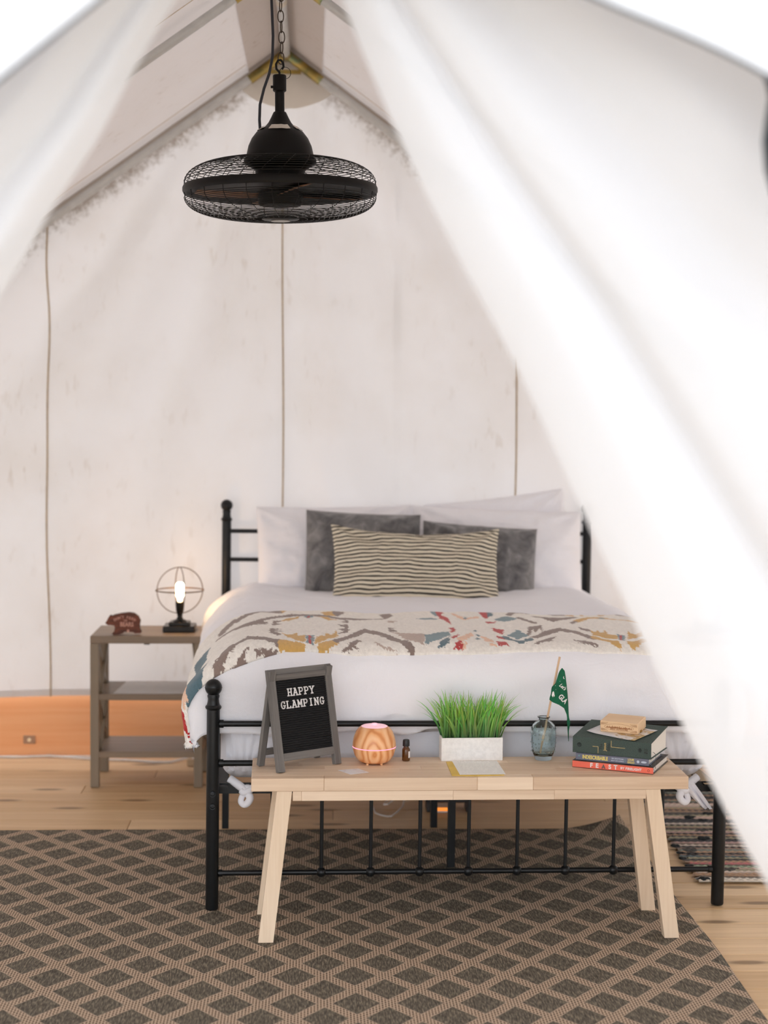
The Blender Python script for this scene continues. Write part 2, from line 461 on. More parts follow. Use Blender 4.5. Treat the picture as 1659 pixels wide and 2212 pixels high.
# roof = ceiling
ceil = bpy.data.objects.new('ceiling', None); COL.objects.link(ceil); tag(ceil, kind='structure')
for sg in (-1, 1):
    xe = XL-.1 if sg < 0 else XR+.1
    b = MB()
    def rfn(u, v):
        x = RX + (xe-RX)*u; yv = 1.975+5.075*v
        sag = .018*math.sin(PI*u)*(.5+.5*math.cos((yv-5.77)/1.25*2*PI+PI)) + .006*fbm(x*1.5, yv*1.5)
        return (x, yv, roof_z(x)-sag*.6)
    b.grid(rfn, 40, 90)
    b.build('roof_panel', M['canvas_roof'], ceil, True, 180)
    b = MB()                                    # doubled strip along the ridge
    b.grid(lambda u, v: (RX+sg*.155*u, 1.98+5.06*v, roof_z(RX+sg*.155*u)-.006-.004*(u > .5)), 4, 60)
    b.build('ridge_strip', canvas('ridge_strip_canvas', (.66,.60,.555,1), (.96,.92,.88,1), .10, .1), ceil, True, 180)
    for yy in (6.80, 5.42):                     # sewn pole sleeves edges
        b = MB(); b.tube([(RX+sg*(.16+ (abs(xe-RX)-.16)*i/12), yy, roof_z(RX+sg*(.16+(abs(xe-RX)-.16)*i/12))-.009) for i in range(13)], .0014, 5)
        b.build('roof_seam', M['seam'], ceil)

# front wall panels (outside of the door flaps)
wf = bpy.data.objects.new('wall_front', None); COL.objects.link(wf); tag(wf, kind='structure')
edgeR = [(-.06, 2.175), (.12, 2.10), (.336, 2.011), (.554, 1.92), (.9, 1.72), (1.4, 1.35), (XR, .75)]
edgeL = [(-.06, 2.175), (-.15, 2.085), (-.254, 2.0), (-.378, 1.899), (-.8, 1.55), (-1.4, 1.05), (XL, .55)]
def lerp_poly(P, t):
    d = [0]
    for i in range(len(P)-1): d.append(d[-1]+math.dist(P[i], P[i+1]))
    s = t*d[-1]
    for i in range(len(P)-1):
        if s <= d[i+1] or i == len(P)-2:
            q = (s-d[i])/(d[i+1]-d[i]); return (P[i][0]+(P[i+1][0]-P[i][0])*q, P[i][1]+(P[i+1][1]-P[i][1])*q)
def smooth_poly(P, n=60):
    V = [Vector((x, 0, z)) for x, z in P]; V = [2*V[0]-V[1]]+V+[2*V[-1]-V[-2]]; out = []
    for i in range(1, len(V)-2):
        for k in range(n):
            t = k/n; a, b_, c_, d_ = V[i-1], V[i], V[i+1], V[i+2]
            q = .5*((2*b_)+(c_-a)*t+(2*a-5*b_+4*c_-d_)*t*t+(3*b_-a-3*c_+d_)*t**3); out.append((q.x, q.z))
    out.append(P[-1]); return out
for ed, xe in ((edgeR, XR), (edgeL, XL)):
    E_ = smooth_poly(ed, 12)
    b = MB()
    def ffn(u, v):
        x, z = lerp_poly(E_, u); zt = roof_z(x)+.01
        return (x, 1.985+.010*math.sin(v*7+x*6)*v, z+(zt-z)*v)
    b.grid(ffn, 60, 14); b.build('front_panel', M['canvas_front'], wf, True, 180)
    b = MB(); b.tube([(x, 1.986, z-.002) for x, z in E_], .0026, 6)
    b.build('shadow_strip', plain('dark_grey_gap_shadow', srgb(74,74,78), .7), wf)  # dark strip painted in as the shadow line between panel edge and flap

# door flaps
def flap(name, label, edge, outer, Y, folds, curl):
    E_ = smooth_poly(edge, 12); O_ = smooth_poly(outer, 12); b = MB()
    def fn(u, v):
        ex, ez = lerp_poly(E_, v); ox, oz = lerp_poly(O_, v)
        L_ = math.hypot(ox-ex, oz-ez); s = u**1.35
        x = ex+(ox-ex)*s; z = ez+(oz-ez)*s; dist = s*L_
        y = Y + curl*math.exp(-dist/.030)
        gr = min(1, .25+v*1.1)
        for f0, wd, am in folds: y += am*gr*math.exp(-((s-f0)/wd)**2)
        y += .008*fbm(x*2.4, z*1.0+3, 1.0)*gr + .004*math.sin(dist*26+2*v)*gr
        return (x, y, z)
    b.grid(fn, 130, 110)
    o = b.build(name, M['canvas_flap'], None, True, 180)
    return tag(o, label, 'tent flap')
flap('tent_flap', 'wide white canvas door flap drawn to the right in the foreground',
     [(-.045, 2.26), (.037, 2.03), (.118, 1.845), (.191, 1.705), (.265, 1.57), (.346, 1.402), (.44, 1.208), (.492, 1.104), (.543, 1.005), (.607, .893), (.72, .73), (1.02, .52), (1.35, .42), (1.55, .25), (1.60, .02)],
     [(.02, 2.27), (.40, 2.16), (.9, 1.90), (1.5, 1.5), (1.98, .95), (1.98, .5), (1.9, .02)], 2.10,
     [(.10, .05, -.018), (.20, .022, .034), (.30, .07, -.030), (.45, .05, .02), (.62, .07, -.02)], .035)
flap('tent_flap', 'narrow white canvas door flap at the upper left in the foreground',
     [(-.055, 2.26), (-.118, 2.14), (-.188, 2.025), (-.235, 1.944), (-.282, 1.856), (-.34, 1.768), (-.399, 1.668), (-.56, 1.44), (-.85, 1.18), (-1.3, .95), (-1.7, .6), (-1.8, .02)],
     [(-.10, 2.27), (-.40, 2.04), (-.8, 1.70), (-1.4, 1.2), (-2.2, .7), (-2.25, .4), (-2.2, .02)], 2.10,
     [(.10, .06, -.020), (.24, .05, .022), (.42, .08, -.02), (.65, .07, .02)], .045)
o = tag(MB().tube([(.560, 2.04, 1.936), (.568, 2.035, 1.924), (.572, 2.03, 1.905), (.569, 2.03, 1.88), (.566, 2.03, 1.85), (.570, 2.032, 1.815), (.580, 2.035, 1.78), (.60, 2.04, 1.73)], [.003, .007, .008, .0085, .009, .0085, .007, .004], 8).build('tie_strap', plain('black_webbing', srgb(24,30,32), .8)), 'black webbing tie strap at the right edge of the flap', 'strap')

# tent frame: ridge pole, rafters, zinc corner brackets
fr = thing('roof_poles', 'galvanised steel pole frame with ridge pole and rafters under the roof', 'roof poles')
part('ridge_pole', fr, M['steel'], lambda b: b.cyl((RX, 1.95, RZ-.055), (RX, 6.99, RZ-.055), .019, 16))
for yy in (6.925, 5.58, 4.3, 3.1):
    for sg in (-1, 1):
        xe = XL+.03 if sg < 0 else XR-.03
        a = Vector((RX+sg*.115, yy, roof_z(RX+.115)-.052)); e = Vector((xe, yy, roof_z(xe)-.052))
        part('rafter', fr, M['steel'], lambda b: b.cyl(a, e, .0165, 16))
        part('corner_sleeve', fr, M['zinc'], lambda b: b.cyl((RX+sg*.01, yy, roof_z(RX)-.055), (RX+sg*.15, yy, roof_z(RX+.15)-.052), .021, 16))
    part('gusset', fr, M['zinc'], lambda b: (b.box((RX, yy-.004, RZ-.125), (.13, .004, .018)), b.cyl((RX, yy-.035, RZ-.055), (RX, yy+.03, RZ-.055), .0235, 16)))
part('tape_wrap', fr, plain('masking_tape', srgb(214,204,188), .8), lambda b: b.lathe([(.0205, 0), (.0205, .06)], 16, (RX, 5.98, RZ-.055), Matrix.Rotation(-PI/2, 3, 'X')))

# ================================================================== RUGS
RGX, RGY, PX, PY = -.443, 4.543, .1605, .202
def rug_material():
    N = NT('flatweave_diamond_rug'); tc = N.n('ShaderNodeTexCoord'); sep = N.n('ShaderNodeSeparateXYZ'); N.l(tc.outputs['Object'], sep.inputs[0])
    x, y = sep.outputs[0], sep.outputs[1]
    wob = N.math('MULTIPLY', N.math('SUBTRACT', N.noise(N.coords((1,1,1)), 3, 2), .5), .012)
    xs = N.math('DIVIDE', N.math('ADD', N.math('SUBTRACT', x, RGX), wob), PX); ys = N.math('DIVIDE', N.math('SUBTRACT', y, RGY), PY)
    a = N.math('FRACT', N.math('ADD', N.math('ADD', xs, ys), .5)); b = N.math('FRACT', N.math('ADD', N.math('SUBTRACT', xs, ys), .5))
    da = N.math('ABSOLUTE', N.math('SUBTRACT', a, .5)); db = N.math('ABSOLUTE', N.math('SUBTRACT', b, .5))     # .5 on a line
    mx = N.math('MAXIMUM', da, db)
    line = N.ramp(mx, [(.365, (0,0,0,1)), (.378, (1,1,1,1))])
    edge = N.math('MULTIPLY', N.ramp(mx, [(.362, (0,0,0,1)), (.372, (1,1,1,1))]), N.ramp(mx, [(.385, (1,1,1,1)), (.40, (0,0,0,1))]))
    # basket dots along the lines: brick texture on the floor plane
    br = N.n('ShaderNodeTexBrick'); br.offset = .5
    mp = N.n('ShaderNodeMapping'); N.l(tc.outputs['Object'], mp.inputs[0]); mp.inputs['Rotation'].default_value = (0, 0, PI/2)
    N.l(mp.outputs[0], br.inputs['Vector'])
    br.inputs['Scale'].default_value = 1.0; br.inputs['Brick Width'].default_value = .0135; br.inputs['Row Height'].default_value = .0082
    br.inputs['Mortar Size'].default_value = .0019; br.inputs['Mortar Smooth'].default_value = .3; br.inputs['Bias'].default_value = -.2
    br.inputs['Color1'].default_value = srgb(96,78,62); br.inputs['Color2'].default_value = srgb(122,100,80); br.inputs['Mortar'].default_value = srgb(196,172,148)
    st = N.noise(N.coords((260, 34, 1), rot=(0,0,.12)), 1.0, 3, .65)
    dark = N.ramp(st, [(.30, srgb(46,41,34)), (.5, srgb(92,84,71)), (.70, srgb(150,138,118))])
    col = N.mix(line, dark, br.outputs['Color'])
    col = N.mix(N.math('MULTIPLY', edge, .7), col, srgb(176,156,136))
    h = N.math('ADD', N.math('MULTIPLY', br.outputs['Fac'], .5), st)
    nm = N.bump(h, .5, .003)
    return N.done(N.bsdf(col, .95, 0, nm))
b = MB()
RX0, RX1, RY0, RY1 = -1.75, 1.14, 3.3, 5.765
def rugfn(u, v):
    x = RX0+(RX1-RX0)*u; y = RY0+(RY1-RY0)*v
    d = math.hypot(x-RX1, y-RY1); lift = .055*max(0, 1-d/.24)**1.6
    yy = y-.4*lift; 
    return (x - .5*lift + .004*math.sin(y*6)*(u > .98), yy + .003*math.sin(x*7)*(v > .98), .0095+lift+.0012*fbm(x*3, y*3))
b.grid(rugfn, 150, 130)
rug = tag(solidify(b.build('area_rug', rug_material(), None, True, 180), .0085, -1), 'large brown flatweave rug with a tan diamond lattice', 'rug')

# rag rug: woven rows with ridges and tufts
rg = thing('rag_rug', 'striped multicoloured rag rug on the floor right of the bed', 'rug', (1.25, 5.10, .002), (0, 0, -.035))
rows = 62; ny = rows*4+1; nx = 150; RW, RL = .82, 1.25
pal = [srgb(*c) for c in ((34,30,32),(150,122,104),(198,168,152),(120,128,116),(70,66,64),(176,140,110),(214,196,180),(60,80,84),(160,150,120),(28,26,28),(186,150,140),(110,96,84))]
rc = random.Random(11); rowcol = [pal[rc.choice([0,0,1,2,3,4,4,5,6,8,9,10,11])] for _ in range(rows)]
rowcol[0] = srgb(228,214,196); rowcol[1] = srgb(214,204,190); rowcol[10] = srgb(196,110,112); rowcol[8] = srgb(150,168,140); rowcol[14] = srgb(78,96,100)
vs = []; cs = []
for j in range(ny):
    for i in range(nx):
        u = i/(nx-1); v = j/(ny-1); r = min(rows-1, int(v*rows*.9999)); ph = v*rows-r
        wv = math.sin(u*RW/.012*2*PI/2+r*PI)
        y = v*RL + .004*math.sin(u*9+r) + .05*u*0
        edge = .012*math.sin(r*2.3)*(1 if u < .02 else 0)
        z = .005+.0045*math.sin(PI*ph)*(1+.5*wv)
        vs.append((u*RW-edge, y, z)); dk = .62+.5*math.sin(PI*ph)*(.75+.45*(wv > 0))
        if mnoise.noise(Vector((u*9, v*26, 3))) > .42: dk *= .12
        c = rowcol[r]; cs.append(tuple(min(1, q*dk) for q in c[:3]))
b = MB(); b.v = vs; b.f = [(j*nx+i, j*nx+i+1, (j+1)*nx+i+1, (j+1)*nx+i) for j in range(ny-1) for i in range(nx-1)]
me = b.mesh('woven_field', True, 180); set_cols(me, cs)
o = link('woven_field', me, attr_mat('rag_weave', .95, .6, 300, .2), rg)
dk = plain('dark_rag_tuft', srgb(30,34,36), .95, 0, .2, 90)
for (tx, ty, s) in ((.02, .02, .018), (.0, .17, .015), (-.004, .26, .014), (.0, .33, .013), (.0, .42, .016), (.13, .82, .022), (.21, .88, .020), (.17, .78, .016), (.30, .62, .018), (.12, .52, .022), (.17, .51, .018)):
    part('rag_tuft', rg, dk, lambda b: [b.sphere((tx+s*.5*math.cos(k*2.1), ty+s*.4*math.sin(k*2.1), .010), s*.55, 8, 5, (1.2, .7, .5)) for k in range(3)])

# ================================================================== BED FRAME
BX, BY, BA = .479, 4.853, .0355
BROT = (0, .00516, BA)
bed = thing('bed_frame', 'black metal bed frame with ball finials and spindled footboard', 'bed frame', (BX, BY, .0056), BROT)
HW, BL_ = .775, 2.08
fin = [(.0195, 0), (.0225, .002), (.0245, .007), (.0225, .012), (.0195, .014), (.0175, .022), (.0165, .032), (.0185, .041), (.0165, .046)] 
def ball(zc, r): return [(max(1e-4, r*math.sin(PI*t/12)), zc-r*math.cos(PI*t/12)) for t in range(2, 13)]
for (px, py, top) in ((-HW, 0, .699), (HW, 0, .699), (-HW, BL_, 1.122), (HW, BL_, 1.122)):
    zc = top-.0255; zb_ = zc-.066
    po = part('post', bed, M['black'], lambda b: b.lathe([(.0185, .002), (.0195, .006), (.0195, zb_)], 28, (px, py, 0)))
    part('finial', po, M['black'], lambda b: b.lathe(fin+[(r_, z_-zb_) for r_, z_ in ball(zc, .0255)], 28, (px, py, zb_)))
    part('finial_seam', po, M['black'], lambda b: b.ring((px, py, zc), .0252, .0012, 28, 5))
RZ3 = (.564, .445, .111)
for zz, r in zip(RZ3, (.0090, .0090, .0082)):
    part('rail', bed, M['black'], lambda b: (b.cyl((-HW, 0, zz), (HW, 0, zz), r, 14), [b.lathe([(r*1.35, 0), (r*1.35, .012)], 14, (sx*(HW-.019)-(0 if sx < 0 else .012)+(0 if sx > 0 else 0), 0, zz), Matrix.Rotation(PI/2, 3, 'Y')) for sx in (-1, 1)]))
spx = [-.5965+.1491*i for i in range(9)]
for x in spx:
    part('spindle', bed, M['black'], lambda b: b.cyl((x, 0, RZ3[2]), (x, 0, RZ3[1]), .0058, 12))
    for zz in (RZ3[2], RZ3[1]): part('spindle_ball', bed, M['black'], lambda b: b.sphere((x, 0, zz), .0155, 16, 10))
for zz in (.988, .867, .40):
    part('rail', bed, M['black'], lambda b: b.cyl((-HW, BL_, zz), (HW, BL_, zz), .0090, 14))
for x in spx:
    part('spindle', bed, M['black'], lambda b: b.cyl((x, BL_, .40), (x, BL_, .867), .0058, 12))
    part('spindle_ball', bed, M['black'], lambda b: b.sphere((x, BL_, .867), .0155, 14, 8))
for sx in (-1, 1):
    part('side_rail', bed, M['black'], lambda b: (b.box((sx*.772, BL_/2, .352), (.006, BL_-.04, .036)), b.box((sx*.752, BL_/2, .368), (.04, BL_-.04, .004))))
    for zz in (.356, .318):
        part('bolt', bed, plain('dark_steel_bolt', srgb(52,54,56), .35, .8), lambda b: (b.lathe([(.0075, 0), (.0075, .003), (.004, .0045), (.004, .002), (0.0001, .002)], 14, (sx*HW, -.0185, zz), Matrix.Rotation(PI/2, 3, 'X')), b.ring((sx*HW, -.0195, zz), .0088, .0012, 16, 5, Matrix.Rotation(PI/2, 3, 'X'))))
part('cross_bar', bed, M['black'], lambda b: b.box((0, .055, .3565), (1.53, .008, .032)))
for yy in (.30, .56, .82, .97, 1.3, 1.6, 1.9):
    part('slat', bed, M['black'], lambda b: b.box((0, yy, .357), (1.51, .05, .012)))
part('centre_beam', bed, M['black'], lambda b: b.box((0.0, 1.04, .338), (.03, 2.0, .025)))
for x, yy in ((-.752, .955), (0, .95), (0, .43), (.752, .955), (0, 1.6)):
    part('support_leg', bed, M['black'], lambda b: b.box((x, yy, .166), (.024, .024, .33)))

# ================================================================== BEDDING (bed-local coordinates)
A_, R_S, YF_, R_F, ZT = .62, .20, .152, .11, .768
def drape(u, v, off=0.0, wr=1.0):
    """point on the duvet: u = arc across the bed, v = arc along it (small v hangs over the foot end)"""
    def prof(t, flat, r):
        if t <= flat: return t, 0.0
        a = (t-flat)/r
        if a < PI/2: return flat+(r+off)*math.sin(a), r*(1-math.cos(a)) - off*(math.cos(a)-1)*0
        return flat+r+off+.10*(t-flat-r*PI/2), r+(t-flat-r*PI/2)
    su = 1 if u >= 0 else -1
    x, dx = prof(abs(u), A_, R_S)
    yy, dy = prof(-v, -YF_, R_F); y = -yy
    d = (dx**3+dy**3)**(1/3)
    d = min(d, .285*dx/(dx+dy+1e-6)+.250*dy/(dx+dy+1e-6)+.012*math.sin(u*9+v*7)) if dx+dy > .05 else d
    bul = 0.0
    if dx > .02: bul = .022*math.sin(min(1, dx/.28)*PI)
    x = su*(x+bul)
    side = min(1, d/.1)
    z = ZT + off*(1-side) - d + .003
    z += wr*(.010*fbm(u*3.1, v*2.6, 1) + .004*fbm(u*9, v*8, 2))*(1-side*.6)
    if dy > .02:
        y += wr*min(1, dy/.1)*(.012*fbm(u*5, 3, d*4)+.006*math.sin(u*22+d*18))
        y = max(y, .030)
    if dx > .02: x += su*wr*min(1, dx/.12)*(.012*math.sin(v*17+d*6)+.012*fbm(v*5, d*6, 4))
    return (x, y, z)
# mattress in its fitted sheet
mat_root = thing('mattress', 'mattress in a white fitted sheet knotted at the foot corners', 'mattress', (BX, BY, .0056), BROT)
def rbox(b, x0, x1, y0_, y1, z0, z1, r, nx_, ny_, nz_, disp):
    def face(fn, na, nb):
        b.grid(fn, na, nb)
    def P(x, y, z):
        cx = min(max(x, x0+r), x1-r); cy = min(max(y, y0_+r), y1-r); cz = min(max(z, z0+r), z1-r)
        d = Vector((x-cx, y-cy, z-cz))
        if d.length > 1e-9: d = d.normalized()*min(r, max(abs(x-cx), abs(y-cy), abs(z-cz)))
        return disp(Vector((cx, cy, cz))+d)
    L = lambda a, c, t: a+(c-a)*t
    face(lambda u, v: P(L(x0, x1, u), y0_, L(z0, z1, v)), nx_, nz_)
    face(lambda u, v: P(L(x1, x0, u), y1, L(z0, z1, v)), nx_, nz_)
    face(lambda u, v: P(x0, L(y1, y0_, u), L(z0, z1, v)), ny_, nz_)
    face(lambda u, v: P(x1, L(y0_, y1, u), L(z0, z1, v)), ny_, nz_)
    face(lambda u, v: P(L(x0, x1, u), L(y0_, y1, v), z1), nx_, ny_)
    face(lambda u, v: P(L(x0, x1, u), L(y1, y0_, v), z0), nx_, ny_)
def mdisp(p):
    if p.y < .12:
        for kx in (-.685, .66):
            dx, dz = p.x-kx, p.z-.36; d = math.hypot(dx, dz)+.02
            an = math.atan2(dx, dz)
            w = math.exp(-d/.14)*min(1, d/.05)
            p.y += w*(.010*math.sin(an*26+3*fbm(p.x*6, p.z*6)))
            if p.z < .42: p.z += .012*math.exp(-(dx/.09)**2)
        p.y += .006*fbm(p.x*6, p.z*9, 2)
    return p
b = MB(); rbox(b, -.755, .755, .054, 2.03, .3745, .705, .06, 260, 60, 60, mdisp)
b.build('fitted_sheet', M['sheet'], mat_root, True, 180)
for kx, s in ((-.672, 1), (.665, -1)):
    def knot(b):
        pr = spline([(kx-.055*s, .060, .385), (kx-.028*s, .050, .368), (kx-.006*s, .038, .352), (kx+.008*s, .030, .334), (kx+.002*s, .028, .318), (kx-.010*s, .030, .312), (kx-.019*s, .034, .322), (kx-.012*s, .038, .342), (kx+.004*s, .040, .356)], 6)
        b.tube(pr, [.013-.006*abs(k/(len(pr)-1)-.15) for k in range(len(pr))], 14)
        pr = spline([(kx+.040*s, .060, .388), (kx+.022*s, .044, .366), (kx+.006*s, .034, .354), (kx-.010*s, .031, .348), (kx-.018*s, .036, .354)], 6)
        b.tube(pr, .0105, 14); b.sphere((kx, .042, .358), .014, 16, 10, (1.3, .8, .9))
    part('sheet_knot', mat_root, M['sheet'], knot, True, 180)
part('sheet_tail', mat_root, M['sheet'], lambda b: b.grid(lambda u, v: (.672+.075*v+.05*(u-.5)*(1-.55*v)+.004*math.sin(u*20), .030+.012*math.sin(u*9+v*3)+.01*v, .375-.085*v), 16, 10))

# duvet
b = MB()
U0, U1 = -1.14, 1.14
def duv(u, v):
    return drape(U0+(U1-U0)*u, 1.93-(1.93+.155+.008*math.sin(u*31))*v)
b.grid(duv, 200, 190)
duvet = solidify(b.build('duvet', M['duvet'], None, True, 180), .016, -1)
duvet.location = (BX, BY, .0056); duvet.rotation_euler = BROT
tag(duvet, 'white cotton duvet spread over the bed and hanging at its sides', 'duvet')

